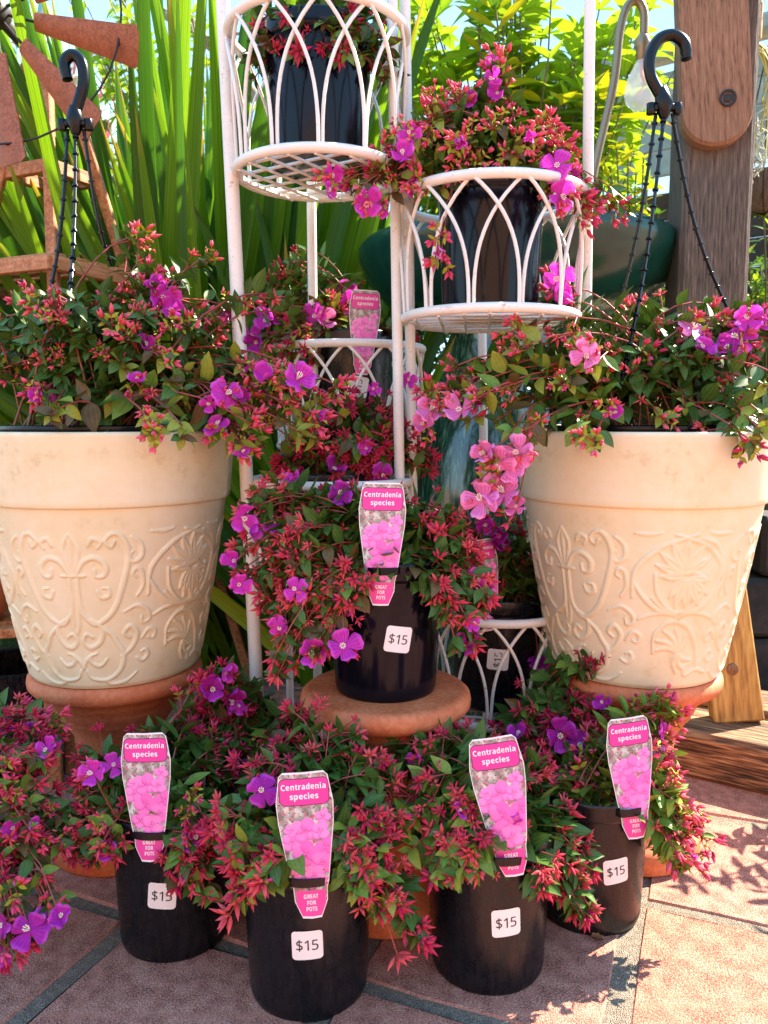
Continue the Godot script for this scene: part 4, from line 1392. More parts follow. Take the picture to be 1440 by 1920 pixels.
func left_corner() -> void:
	var b := Vector3(-1.08, 0, -1.95)
	var t := thing("slatted_bench", "low slatted wooden bench at the left edge holding a terracotta pot", "bench", b, "", 0.3)
	for k in 5:
		var m := MB.new()
		bar(m, Vector3(-0.3, 0.40, -0.16 + k * 0.08), Vector3(0.27, 0.40, -0.16 + k * 0.08), 0.05, 0.022)
		obj("slat", m.done(), MT["wood orange"], t)
	for s in [[-0.27, -0.15], [0.24, -0.15], [-0.27, 0.15], [0.24, 0.15]]:
		var m := MB.new()
		m.box(Transform3D(Basis(), Vector3(s[0], 0.19, s[1])), Vector3(0.034, 0.396, 0.034), 0.003)
		obj("leg", m.done(), MT["wood orange"], t)
	var m := MB.new()
	t = thing("terracotta_pot", "plain terracotta pot with a thick rim cut off by the left edge", "pot", b + Vector3(0.07, 0.412, 0.05))
	m.lathe([Vector2(0, 0), Vector2(0.07, 0), Vector2(0.095, 0.03), Vector2(0.125, 0.11), Vector2(0.128, 0.15)], 48)
	obj("body", m.done(true), MT["terracotta"], t)
	m = MB.new()
	m.lathe([Vector2(0.127, 0.145), Vector2(0.148, 0.152), Vector2(0.15, 0.2), Vector2(0.143, 0.21), Vector2(0.132, 0.205), Vector2(0.125, 0.14), Vector2(0.1, 0.05), Vector2(0, 0.03)], 48)
	obj("rim", m.done(true), MT["terracotta"], t)
	t = thing("black_crate", "dark plastic crate under the slatted bench", "crate", b + Vector3(0.02, 0, -0.02), "", 0.3)
	m = MB.new()
	for s in [[-0.2, 0, 0.016, 0.26], [0.2, 0, 0.016, 0.26], [0, -0.13, 0.4, 0.016], [0, 0.13, 0.4, 0.016]]:
		m.box(Transform3D(Basis(), Vector3(s[0], 0.14, s[1])), Vector3(s[2], 0.28, s[3]), 0.004)
	m.box(Transform3D(Basis(), Vector3(0, 0.012, 0)), Vector3(0.4, 0.02, 0.26), 0.003)
	obj("crate", m.done(), MT["black plastic"], t)
	t = thing("garden_rock", "pale rough rock on the ground left of the left pedestal", "rock", on_ground(95, 1405))
	var n := FastNoiseLite.new()
	n.seed = 3
	n.frequency = 1.3
	m = MB.new()
	m.grid(40, 20, func(a, bb):
		var d := Vector3(cos(a * TAU) * sin(bb * PI), -cos(bb * PI), sin(a * TAU) * sin(bb * PI))
		var r := 1.0 + 0.35 * n.get_noise_3dv(d * 0.8 + Vector3(7, 0, 0)) + 0.1 * n.get_noise_3dv(d * 3.0)
		return d * r * Vector3(0.16, 0.085, 0.12) + Vector3(0, 0.03, 0))
	obj("rock", m.done(true), MT["stone"], t)

func hanging_bits() -> void:
	var p := at(1406, 60, 2.3)
	var t := thing("air_plant", "wispy air plant on a small wood block hanging right of the post", "air plant", p)
	var m := MB.new()
	m.box(Transform3D(Basis(), Vector3(0, 0.02, 0)), Vector3(0.05, 0.1, 0.05), 0.006)
	obj("wood_block", m.done(), MT["wood pine"], t)
	m = MB.new()
	m.tube([Vector3(0, 0.07, 0), Vector3(0.005, 0.6, 0)], [0.0018], 5)
	obj("cord", m.done(), MT["dark iron"], t)
	m = MB.new()
	for k in 46:
		var a := rr(0, TAU)
		var d := Vector3(cos(a), rr(-0.2, 1.0), sin(a)) * rr(0.06, 0.13)
		m.tube(spline([Vector3(0, 0.07, 0), d * 0.6 + Vector3(0, 0.09, 0), d * 1.2 + Vector3(0, 0.05, 0)], 4), [0.0016, 0.0012, 0.0006], 4, Color.WHITE, false)
	for k in 18:
		var a := rr(0, TAU)
		var d := Vector3(cos(a) * 0.05, 0, sin(a) * 0.05)
		m.tube(spline([Vector3(0, -0.02, 0), d + Vector3(0.01, -0.08, 0), d * 1.2 + Vector3(rr(-0.02, 0.05), -rr(0.16, 0.34), 0)], 5), [0.0022], 4, Color.WHITE, false)
	stuff(obj("strands", m.done(), MT["air plant"], t))
	t = thing("hanging_moss", "grey curly hanging moss against the right side of the post", "moss", at(1404, 205, 2.3))
	m = MB.new()
	for k in 34:
		var q := Vector3(rr(-0.01, 0.02), rr(-0.16, 0.0), rr(-0.02, 0.02))
		m.tube(spline([q, q + Vector3(rr(-0.02, 0.03), -0.02, 0.01), q + Vector3(rr(0.0, 0.05), rr(-0.04, 0.02), 0), q + Vector3(rr(-0.01, 0.05), rr(-0.06, -0.03), rr(-0.02, 0.02))], 4), [0.0016], 4, Color.WHITE, false)
	stuff(obj("strands", m.done(), MT["moss grey"], t))
	t = thing("hanging_wire_basket", "dark fibre hanging basket at the right edge behind the post", "hanging basket", at(1438, 330, 2.7))
	m = MB.new()
	m.lathe([Vector2(0, -0.12), Vector2(0.05, -0.11), Vector2(0.09, -0.06), Vector2(0.105, 0), Vector2(0.095, 0), Vector2(0, -0.03)], 32)
	obj("liner", m.done(true), MT["wood post"], t)
	for k in 6:
		m = MB.new()
		var w := k * TAU / 6
		var q := []
		for i in 7:
			var e := i / 6.0 * PI / 2
			q.append(Vector3(cos(w) * 0.108 * cos(e), -0.122 * sin(e), sin(w) * 0.108 * cos(e)))
		m.tube(q, [0.0022], 5)
		obj("wire", m.done(), MT["dark iron"], t)
	for k in 3:
		m = MB.new()
		m.tube([Vector3(cos(k * 2.1) * 0.105, 0, sin(k * 2.1) * 0.105), Vector3(0, 0.5, 0)], [0.0025], 5)
		obj("chain", m.done(), MT["dark iron"], t)
	t = thing("dead_leaf", "curled brown dead leaf against the foot of the left front pot", "leaf", on_ground(275, 1800), "fallen leaves on the paving")
	obj("blade", leaf_mesh(0.6, 2.0, 0.5, 1.0, 7, 0.2), MT["dead leaf"], t, Transform3D(Basis.from_euler(Vector3(-0.5, 1.1, 0.4)).scaled(Vector3.ONE * 0.03), Vector3(0, 0.008, 0)))
	t = thing("dead_leaf", "brown dead leaf under the pot nearest the right pedestal", "leaf", on_ground(1125, 1762), "fallen leaves on the paving")
	obj("blade", leaf_mesh(0.7, 1.2, 0.4, 1.0, 7, 0.2), MT["dead leaf"], t, Transform3D(Basis.from_euler(Vector3(-0.2, 1.6, 0.2)).scaled(Vector3.ONE * 0.032), Vector3(-0.015, 0.007, 0)))

func shrubs() -> void:
	var broad := [leaf_mesh(0.4, 0.5, 0.2), leaf_mesh(0.46, 0.9, 0.1), leaf_mesh(0.36, -0.2, 0.3)]
	var t := thing("leafy_shrub", "tall shrub with bright yellow green oval leaves against the sky", "shrub", Vector3(0.5, 0, -3.1))
	var lob := []
	for q in [[800, 60, 3.0], [850, 140, 3.1], [830, 230, 3.2], [920, 30, 2.9], [930, 150, 3.1], [960, 250, 3.1], [1010, 80, 3.0], [1040, 180, 2.9], [1080, 40, 3.1], [1130, 150, 2.9], [1150, 60, 3.2], [780, 140, 3.3], [770, 30, 3.2], [1180, 110, 3.1], [1200, 30, 3.2], [1000, -40, 3.0], [880, -50, 3.0], [1090, 260, 3.0], [1040, 290, 3.2], [870, 290, 3.3]]:
		lob.append([at(q[0], q[1], q[2]), 0.19, 5])
	grow(t, Vector3(0.5, 0, -3.1), 0.12, lob, {"leaf": 0.25, "mats": ["leaf broad", "leaf broad", "leaf broad dark", "leaf yellow"], "meshes": broad, "buds": 0.0, "lift": 0.02, "pairs": 6, "stem_r": 0.004, "bare": 0.62, "most": 290, "stem": Color(0.12, 0.1, 0.05)})
	var trunk := MB.new()
	trunk.tube(spline([Vector3(0.06, 0, -0.05), Vector3(0.05, 0.9, -0.03), at(985, 240, 3.1) - t.position, at(1000, -120, 3.1) - t.position], 6), [0.026, 0.024, 0.02, 0.016], 9)
	obj("trunk", trunk.done(true), MT["bark"], t)
	t = thing("leafy_shrub", "bushy green shrub filling the gap left of the post below the urn's bowl", "shrub", Vector3(0.95, 0, -3.2))
	lob = []
	for k in 26: lob.append([at(rr(1130, 1300), rr(330, 640), rr(2.9, 3.4)), 0.1, 3])
	grow(t, Vector3(0.95, 0, -3.2), 0.2, lob, {"leaf": 0.1, "mats": ["leaf broad dark", "leaf green", "leaf broad", "leaf yellow"], "buds": 0.0, "lift": 0.05, "pairs": 6, "stem_r": 0.003, "bare": 0.4, "most": 290, "stem": Color(0.1, 0.1, 0.04)})
	t = thing("leafy_shrub", "green shrub with large leaves right of the post at the photo's edge", "shrub", Vector3(1.5, 0, -3.0))
	lob = []
	for k in 18: lob.append([at(rr(1390, 1520), rr(390, 640), rr(2.7, 3.2)), 0.12, 3])
	grow(t, Vector3(1.5, 0, -3.0), 0.15, lob, {"leaf": 0.11, "mats": ["leaf broad dark", "leaf green", "leaf broad"], "meshes": broad, "buds": 0.0, "lift": 0.05, "pairs": 6, "stem_r": 0.004, "bare": 0.5, "most": 250, "stem": Color(0.1, 0.1, 0.04)})
	t = thing("leafy_shrub", "low sprig of yellow leaves left of the post above the hanging straps", "shrub", Vector3(0.83, 0, -2.75))
	lob = []
	for q in [[1170, 280], [1150, 330], [1200, 340], [1190, 300], [1140, 310]]: lob.append([at(q[0], q[1], 2.75), 0.04, 2])
	grow(t, Vector3(0.83, 0, -2.75), 0.05, lob, {"leaf": 0.12, "mats": ["leaf yellow", "leaf yellow", "leaf broad"], "meshes": broad, "buds": 0.0, "lift": 0.02, "pairs": 4, "stem_r": 0.004, "bare": 0.72, "stem": Color(0.14, 0.14, 0.04)})
	t = thing("leafy_shrub", "low bushy shrub in the bed behind the sleepers at the right edge", "shrub", Vector3(1.27, 0, -1.8))
	lob = []
	for k in 30: lob.append([Vector3(1.27, 0.36, -1.8) + ball(0.27) * Vector3(1, 1.0, 1), 0.06, 2])
	grow(t, Vector3(1.27, 0, -1.8), 0.12, lob, {"leaf": 0.09, "mats": ["leaf broad dark", "leaf green", "leaf broad"], "buds": 0.0, "lift": 0.05, "pairs": 6, "stem_r": 0.003, "bare": 0.25, "most": 280, "stem": Color(0.1, 0.1, 0.04)})
	flax_clump("flax clump with long leaves leaning left beside the windmill", Vector3(-0.5, -0.03, -2.95), 215, -0.32, 0.6, 1.1, 2.7)
	flax_clump("flax clump with upright leaves behind the left wire stand", Vector3(-0.12, -0.03, -2.75), 110, -0.16, 0.55, 1.0, 1.9)
	t = thing("hedge", "dense dark green hedge closing the garden behind the flax and urn", "hedge", Vector3(-0.2, 0, -4.9))
	var mm := MultiMesh.new()
	mm.transform_format = MultiMesh.TRANSFORM_3D
	mm.mesh = LEAF[3]
	mm.instance_count = 9000
	for k in 9000:
		var p := Vector3(rr(-1.3, 2.3), rr(0.0, 1.0), rr(-0.28, 0.28))
		p.y *= 1.62 + 0.22 * sin(p.x * 3.1) + 0.12 * sin(p.x * 9.0 + 1.0) - 0.5 * absf(p.z)
		mm.set_instance_transform(k, Transform3D(Basis.from_euler(Vector3(rr(-1.2, 0.6), rr(0, TAU), rr(-0.5, 0.5))).scaled(Vector3.ONE * rr(0.07, 0.12)), p))
	var hm := MultiMeshInstance3D.new()
	hm.name = "foliage"
	hm.multimesh = mm
	hm.material_override = MT["leaf broad dark"]
	t.add_child(stuff(hm), true)
	var hs := MB.new()
	for k in 40: hs.tube([Vector3(-1.25 + k * 0.09, 0, rr(-0.1, 0.1)), Vector3(-1.25 + k * 0.09 + rr(-0.1, 0.1), rr(1.0, 1.4), rr(-0.15, 0.15))], [0.012, 0.005], 5)
	stuff(obj("stems", hs.done(), MT["bark"], t))
	flax_clump("flax clump with the tallest leaves, rising beside the windmill's blades", Vector3(-0.66, -0.03, -2.85), 120, -0.08, 0.34, 1.7, 2.8)
	t = thing("leafy_shrub", "pale sunlit foliage round the bare tree limb behind the flax", "shrub", Vector3(-0.7, 0, -4.3))
	lob = []
	for k in 22: lob.append([at(rr(150, 430), rr(-40, 330), rr(4.0, 4.4)), 0.16, 3])
	grow(t, Vector3(-0.7, 0, -4.3), 0.3, lob, {"leaf": 0.16, "mats": ["leaf broad", "leaf yellow", "leaf broad dark"], "meshes": broad, "buds": 0.0, "lift": 0.03, "pairs": 6, "stem_r": 0.004, "bare": 0.6, "most": 280, "stem": Color(0.12, 0.1, 0.05)})
	flax_clump("dark flax clump low behind the middle baskets", Vector3(-0.35, -0.03, -3.5), 80, -0.1, 0.5, 1.2, 2.3)

# ---------------------------------------------------------------- the flowering plants
func L(a: Array) -> Array:  # lobes given where the photograph shows them: pixel, depth, radius, stems
	return a.map(func(q): return [at(q[0], q[1], q[2]), q[3], q[4]])

func F(d: float, a: Array) -> Array:
	return a.map(func(q): return [at(q[0], q[1], q[4] if q.size() > 4 else d), q[2] if q.size() > 2 else "petal magenta", q[3] if q.size() > 3 else 0.05])

func plants() -> void:
	var dark := [0, 1, 2, 3, 6]
	var mid := [0, 1, 2, 3, 4, 9]
	var bright := [8, 9, 10, 11, 8, 10, 4]
	var shade := ["leaf dark", "leaf green", "leaf dark", "leaf green", "leaf bronze"]
	var M := "petal magenta"
	var K := "petal pink"
	var U := "petal purple"
	# the two big hanging plants in the planters
	var hl := Vector3(-0.557, 0.872, -1.62)
	var z := 1.64
	hanging_basket("bushy hanging plant with pink buds in the left cream planter", hl, at(141, 222, z), [at(90, 566, 1.62), at(128, 590, 1.46), at(208, 498, 1.72)], [at(127, 150, z), at(121, 118, z), at(136, 103, z), at(153, 118, z), at(157, 155, z), at(148, 190, z), at(141, 212, z)],
		L([[-40, 650, 1.55, 0.07, 5], [20, 630, 1.5, 0.07, 6], [90, 610, 1.47, 0.06, 8], [180, 620, 1.5, 0.07, 8], [285, 520, 1.62, 0.04, 4], [260, 600, 1.52, 0.06, 6], [360, 600, 1.58, 0.06, 6], [395, 490, 1.62, 0.03, 2], [90, 715, 1.47, 0.045, 5], [220, 715, 1.47, 0.05, 5], [330, 715, 1.47, 0.05, 5], [40, 570, 1.62, 0.02, 2], [130, 575, 1.6, 0.025, 3], [210, 560, 1.62, 0.02, 2], [340, 540, 1.64, 0.02, 2], [440, 560, 1.62, 0.025, 2], [430, 720, 1.46, 0.05, 6], [520, 720, 1.46, 0.05, 6], [560, 800, 1.45, 0.05, 6], [470, 830, 1.42, 0.04, 5], [630, 740, 1.5, 0.05, 4], [520, 590, 1.6, 0.05, 3], [90, 800, 1.35, 0.02, 2], [290, 800, 1.35, 0.02, 2], [345, 810, 1.36, 0.02, 2], [250, 460, 1.66, 0.03, 2]]),
		{"leaf": 0.074, "mats": ["leaf dark", "leaf dark", "leaf green", "leaf bronze", "leaf bronze", "leaf young"], "kinds": bright, "buds": 0.55, "flowers": 0.04, "lift": 0.3, "pairs": 6, "extra": 1, "stem_r": 0.002,
		"at": F(1.42, [[284, 536, M, 0.05, 1.55], [306, 556, M, 0.052, 1.55], [322, 580, M, 0.04, 1.55], [424, 740], [408, 800, M, 0.045], [556, 712, M, 0.06], [500, 708, M, 0.045], [275, 650, M, 0.04, 1.5], [456, 850, M, 0.035], [395, 756, M, 0.03], [256, 716, M, 0.035], [70, 738, M, 0.03], [480, 640, U, 0.04, 1.6]])})
	var hr := Vector3(0.52, 0.872, -1.62)
	hanging_basket("bushy hanging plant with pale pink flowers in the right cream planter", hr, at(1246, 192, z), [at(1152, 604, 1.66), at(1166, 716, 1.45), at(1374, 598, 1.68)], [at(1287, 112, z), at(1283, 82, z), at(1262, 66, z), at(1236, 74, z), at(1219, 104, z), at(1220, 142, z), at(1238, 178, z)],
		L([[820, 740, 1.5, 0.05, 5], [870, 710, 1.55, 0.05, 5], [900, 760, 1.46, 0.05, 5], [990, 660, 1.5, 0.06, 7], [1040, 560, 1.6, 0.03, 4], [1080, 710, 1.45, 0.05, 6], [1160, 690, 1.5, 0.055, 6], [1230, 650, 1.6, 0.05, 5], [1280, 710, 1.48, 0.05, 6], [1020, 560, 1.6, 0.02, 3], [1190, 600, 1.64, 0.02, 3], [1370, 660, 1.5, 0.06, 7], [1430, 610, 1.55, 0.06, 7], [1440, 730, 1.4, 0.06, 6], [940, 850, 1.38, 0.04, 4], [1410, 820, 1.36, 0.03, 3], [1080, 820, 1.36, 0.03, 3], [1320, 610, 1.6, 0.05, 4], [1270, 780, 1.4, 0.03, 2]]),
		{"leaf": 0.07, "mats": ["leaf dark", "leaf dark", "leaf green", "leaf green", "leaf bronze", "leaf young"], "kinds": bright, "buds": 0.55, "flowers": 0.04, "petal": K, "lift": 0.3, "pairs": 6, "extra": 1, "stem_r": 0.002,
		"at": F(1.36, [[905, 938, K, 0.062], [946, 924, K, 0.062], [934, 868, K, 0.06], [912, 852, K, 0.05], [958, 876, K, 0.05], [968, 952, K, 0.036], [972, 846, K, 0.05], [866, 770, K, 0.055, 1.44], [900, 750, M, 0.036, 1.45], [806, 770, K, 0.05, 1.48], [795, 800, K, 0.04, 1.48], [1100, 664, K, 0.05, 1.42], [1298, 618, K, 0.062, 1.5], [1316, 655, M, 0.045, 1.48], [1384, 636, M, 0.062, 1.48], [1402, 600, M, 0.05, 1.48], [1364, 656, M, 0.05, 1.48], [1050, 520, M, 0.055, 1.52], [1074, 566, M, 0.055, 1.52], [1440, 600, M, 0.05, 1.5], [1150, 776, M, 0.03, 1.4]])})
	# front row
	var p0 := nursery_pot("bushy potted plant with trailing stems cut off by the left edge", Vector3(-0.79, 0, -1.34), 0.0)
	grow(p0, p0.position + Vector3(0, 0.215, 0), 0.09, L([[10, 1380, 1.3, 0.05, 6], [80, 1380, 1.32, 0.04, 6], [60, 1460, 1.25, 0.05, 7], [30, 1560, 1.2, 0.05, 7], [100, 1560, 1.24, 0.04, 5], [50, 1640, 1.17, 0.04, 5], [40, 1745, 1.12, 0.025, 4], [105, 1700, 1.15, 0.02, 3], [-20, 1480, 1.2, 0.06, 5]]), {"extra": 2, "thick": 1.35, "kinds": mid, "buds": 0.92, "flowers": 0.03, "mats": shade, "at": F(1.1, [[56, 1744, U, 0.05], [90, 1404, M, 0.036, 1.26], [6, 1730, U, 0.04], [114, 1722, U, 0.034], [2, 1790, M, 0.03]])})
	var p1 := nursery_pot("potted plant at the left of the front row with its price partly covered by leaves", Vector3(-0.367, 0, -1.32), 0.0)
	grow(p1, p1.position + Vector3(0, 0.215, 0), 0.09, L([[205, 1590, 1.205, 0.02, 3], [345, 1630, 1.19, 0.025, 4], [170, 1460, 1.33, 0.04, 6], [145, 1540, 1.28, 0.04, 5], [165, 1600, 1.24, 0.03, 4], [290, 1390, 1.42, 0.05, 7], [350, 1370, 1.42, 0.05, 6], [390, 1440, 1.38, 0.05, 7], [350, 1500, 1.33, 0.05, 5], [400, 1570, 1.24, 0.045, 6], [375, 1660, 1.19, 0.03, 4], [440, 1420, 1.42, 0.05, 6], [230, 1520, 1.31, 0.04, 4]]), {"extra": 2, "thick": 1.35, "kinds": mid, "buds": 0.8, "flowers": 0.03, "mats": shade, "at": F(1.2, [[175, 1450, M, 0.04], [212, 1436, M, 0.036, 1.27], [370, 1574, M, 0.042]])})
	var p2 := nursery_pot("potted plant nearest the camera in the middle of the front row", Vector3(-0.12, 0, -1.19), 0.0)
	grow(p2, p2.position + Vector3(0, 0.215, 0), 0.09, L([[495, 1640, 1.065, 0.02, 4], [680, 1650, 1.075, 0.02, 4], [470, 1600, 1.09, 0.03, 4], [560, 1390, 1.28, 0.05, 6], [650, 1420, 1.26, 0.05, 7], [500, 1470, 1.2, 0.05, 7], [440, 1560, 1.15, 0.045, 7], [450, 1660, 1.1, 0.03, 5], [690, 1480, 1.2, 0.05, 7], [700, 1570, 1.13, 0.045, 7], [740, 1680, 1.1, 0.035, 5], [775, 1760, 1.08, 0.02, 3], [590, 1480, 1.22, 0.05, 6], [640, 1560, 1.16, 0.03, 4], [480, 1600, 1.12, 0.03, 3]]), {"thick": 1.35, "kinds": [0, 1, 4, 5, 2], "buds": 0.8, "flowers": 0.02, "extra": 2, "mats": ["leaf dark", "leaf green", "leaf dark", "leaf green", "leaf young"], "at": F(1.12, [[492, 1484, U, 0.042], [400, 1560, "buds", 0.05], [430, 1715, "buds", 0.05, 1.07], [800, 1770, "buds", 0.04, 1.07], [745, 1790, "buds", 0.045, 1.07]])})
	var p3 := nursery_pot("potted plant right of the middle with scuffed sunlit side", Vector3(0.172, 0, -1.245), 0.0)
	grow(p3, p3.position + Vector3(0, 0.215, 0), 0.09, L([[830, 1640, 1.115, 0.025, 5], [1010, 1650, 1.15, 0.02, 4], [885, 1620, 1.11, 0.015, 3], [760, 1400, 1.3, 0.05, 7], [840, 1400, 1.32, 0.045, 6], [800, 1480, 1.22, 0.05, 7], [780, 1570, 1.17, 0.045, 7], [860, 1540, 1.18, 0.04, 6], [860, 1600, 1.13, 0.03, 5], [1010, 1480, 1.28, 0.05, 7], [1060, 1560, 1.24, 0.045, 7], [1070, 1640, 1.22, 0.04, 6], [1090, 1710, 1.2, 0.03, 5], [960, 1440, 1.32, 0.05, 6], [910, 1470, 1.26, 0.04, 4]]), {"extra": 2, "thick": 1.35, "kinds": [0, 1, 4, 5, 2], "buds": 0.8, "flowers": 0.02, "mats": ["leaf dark", "leaf dark", "leaf green", "leaf green", "leaf young"], "at": F(1.15, [[858, 1522, M, 0.028], [966, 1528, M, 0.032], [930, 1640, "buds", 0.02, 1.13]])})
	var p4 := nursery_pot("potted plant at the right end of the front row in the sun", Vector3(0.377, 0, -1.39), 0.0)
	grow(p4, p4.position + Vector3(0, 0.215, 0), 0.09, L([[1240, 1360, 1.42, 0.04, 6], [1240, 1450, 1.36, 0.04, 7], [1260, 1530, 1.33, 0.04, 7], [1270, 1610, 1.3, 0.03, 5], [1300, 1560, 1.34, 0.025, 3], [1080, 1450, 1.42, 0.05, 6], [1060, 1520, 1.36, 0.04, 5], [1120, 1400, 1.45, 0.05, 6], [1150, 1480, 1.4, 0.035, 4], [1200, 1420, 1.42, 0.04, 4]]), {"thick": 1.35, "kinds": bright, "buds": 0.55, "flowers": 0.05, "mats": ["leaf green", "leaf green", "leaf dark", "leaf young", "leaf young"], "at": F(1.3, [[1300, 1608, M, 0.036], [1245, 1372, M, 0.034, 1.38], [1230, 1400, K, 0.03, 1.38], [1095, 1470, M, 0.05, 1.38], [1120, 1420, U, 0.05, 1.42]])})
	# on the middle pedestal
	var p5 := nursery_pot("potted plant standing on the middle terracotta pedestal", Vector3(0.003, 0.4065, -1.43), 0.0, true)
	grow(p5, p5.position + Vector3(0, 0.215, 0), 0.09, L([[655, 1120, 1.31, 0.025, 5], [825, 1110, 1.34, 0.02, 4], [850, 1150, 1.33, 0.025, 4], [480, 960, 1.38, 0.04, 6], [530, 960, 1.4, 0.05, 7], [465, 1050, 1.36, 0.04, 5], [545, 1050, 1.35, 0.055, 8], [590, 1000, 1.4, 0.05, 7], [620, 1120, 1.31, 0.04, 7], [545, 1170, 1.33, 0.045, 7], [500, 1110, 1.35, 0.04, 5], [600, 1210, 1.3, 0.03, 5], [530, 1240, 1.3, 0.03, 4], [640, 960, 1.44, 0.045, 5], [800, 970, 1.44, 0.045, 5], [850, 1010, 1.42, 0.04, 6], [895, 1060, 1.4, 0.04, 6], [880, 1130, 1.36, 0.04, 7], [870, 1200, 1.35, 0.03, 4], [710, 950, 1.48, 0.05, 5], [650, 1040, 1.38, 0.03, 4]]), {"extra": 2, "thick": 1.35, "kinds": [0, 1, 0, 4, 5], "buds": 0.9, "flowers": 0.03, "mats": ["leaf dark", "leaf dark", "leaf green", "leaf bronze"], "at": F(1.33, [[452, 968, M, 0.045], [470, 990, U, 0.036], [438, 1054, M, 0.036], [450, 1096, M, 0.036], [556, 1106, M, 0.036, 1.29], [584, 1222, M, 0.05, 1.29], [646, 1212, M, 0.052, 1.28], [634, 928, U, 0.045, 1.4], [548, 905, M, 0.036, 1.42], [820, 1000, "buds", 0.05]])})
	# behind the front row
	var p6 := nursery_pot("dark crimson potted plant half hidden behind the left of the front row", Vector3(-0.22, 0, -1.53), 0.0)
	grow(p6, p6.position + Vector3(0, 0.215, 0), 0.09, L([[400, 1350, 1.47, 0.05, 7], [460, 1390, 1.46, 0.05, 8], [510, 1420, 1.44, 0.05, 7], [410, 1270, 1.45, 0.03, 4], [350, 1360, 1.46, 0.04, 5], [540, 1370, 1.5, 0.05, 5], [430, 1460, 1.4, 0.05, 6]]), {"thick": 1.35, "kinds": dark, "buds": 0.9, "extra": 1, "mats": shade, "flowers": 0.0, "at": F(1.42, [[418, 1256, M, 0.04], [396, 1288, U, 0.05], [430, 1312, U, 0.05], [448, 1326, M, 0.03], [380, 1270, "buds", 0.05]])})
	var p8 := nursery_pot("dark crimson potted plant with a tall shoot in front of the right pedestal", Vector3(0.315, 0, -1.62), 0.0)
	grow(p8, p8.position + Vector3(0, 0.215, 0), 0.09, L([[1112, 1250, 1.5, 0.02, 5], [1110, 1330, 1.5, 0.04, 6], [1000, 1370, 1.5, 0.05, 8], [1060, 1390, 1.48, 0.05, 8], [1130, 1420, 1.48, 0.04, 5], [970, 1400, 1.5, 0.05, 6], [1040, 1450, 1.45, 0.05, 5]]), {"thick": 1.35, "kinds": dark, "buds": 0.9, "extra": 1, "mats": shade, "flowers": 0.03, "petal": U, "at": F(1.44, [[1050, 1376, U, 0.06], [1030, 1460, U, 0.05], [1130, 1320, U, 0.03], [970, 1380, U, 0.04], [1085, 1395, U, 0.05]])})
	# in the wire baskets
	var b1 := nursery_pot("glossy black pot in the highest basket of the left wire stand", Vector3(-0.126, 1.378, -1.61), 0.0, true)
	grow(b1, b1.position + Vector3(0, 0.215, 0), 0.09, L([[530, 70, 1.52, 0.035, 5], [600, 70, 1.5, 0.03, 5], [650, 110, 1.5, 0.02, 3], [560, 110, 1.5, 0.02, 3], [480, 140, 1.58, 0.03, 4], [500, 110, 1.56, 0.04, 5], [490, 60, 1.6, 0.04, 4], [560, 60, 1.56, 0.05, 6], [620, 30, 1.6, 0.05, 5], [650, 80, 1.54, 0.04, 6], [710, 110, 1.56, 0.04, 6], [740, 130, 1.6, 0.03, 3], [690, 60, 1.66, 0.05, 5]]), {"thick": 1.35, "kinds": dark, "buds": 0.25, "mats": shade, "flowers": 0.0, "leaf": 0.05})
	var b2 := nursery_pot("glossy black pot in the right wire stand's upper basket with flowers spilling both ways", Vector3(0.208, 1.104, -1.61), 0.0, true)
	grow(b2, b2.position + Vector3(0, 0.215, 0), 0.09, L([[640, 330, 1.52, 0.035, 4], [700, 350, 1.5, 0.04, 5], [760, 290, 1.52, 0.05, 7], [820, 250, 1.56, 0.05, 7], [870, 230, 1.58, 0.04, 6], [915, 180, 1.6, 0.03, 5], [930, 145, 1.6, 0.02, 3], [950, 280, 1.52, 0.05, 6], [1010, 265, 1.56, 0.05, 7], [1050, 330, 1.52, 0.04, 6], [1100, 370, 1.52, 0.04, 5], [1160, 390, 1.54, 0.03, 3], [870, 310, 1.5, 0.04, 5], [800, 340, 1.5, 0.04, 4]]), {"thick": 0.85, "kinds": bright, "buds": 0.7, "flowers": 0.08, "extra": 1, "mats": ["leaf dark", "leaf bronze", "leaf bronze", "leaf green", "leaf young"], "at": F(1.46, [[624, 324, M, 0.036], [614, 360, M, 0.034], [686, 380, M, 0.052], [872, 182, M, 0.036, 1.56], [926, 148, M, 0.036, 1.56], [930, 176, M, 0.03, 1.56], [1042, 312, M, 0.05], [1050, 366, M, 0.052], [1000, 258, M, 0.036], [756, 292, M, 0.042], [862, 262, M, 0.04], [828, 470, K, 0.036, 1.44], [826, 440, "buds", 0.04, 1.44]])})
	var b3 := nursery_pot("potted plant in the low wire basket behind the double pole", Vector3(-0.082, 0.849, -1.9), 0.0)
	grow(b3, b3.position + Vector3(0, 0.215, 0), 0.09, L([[490, 570, 1.85, 0.06, 5], [545, 500, 1.88, 0.04, 4], [560, 600, 1.84, 0.06, 7], [630, 590, 1.88, 0.05, 6], [700, 610, 1.95, 0.05, 5], [500, 670, 1.8, 0.05, 5], [760, 640, 1.9, 0.03, 2], [560, 660, 1.78, 0.04, 5], [660, 560, 1.98, 0.05, 4]]), {"thick": 1.35, "kinds": mid, "buds": 0.7, "flowers": 0.05, "leaf": 0.055, "mats": ["leaf dark", "leaf bronze", "leaf bronze", "leaf young"], "at": F(1.8, [[606, 598, K, 0.05], [590, 590, M, 0.05], [654, 568, M, 0.05, 1.86], [500, 600, M, 0.05], [470, 630, M, 0.045], [645, 545, M, 0.045, 1.9]])})
	var b4 := nursery_pot("dark crimson potted plant in the left wire stand's low basket", Vector3(-0.105, 0.543, -1.67), 0.0)
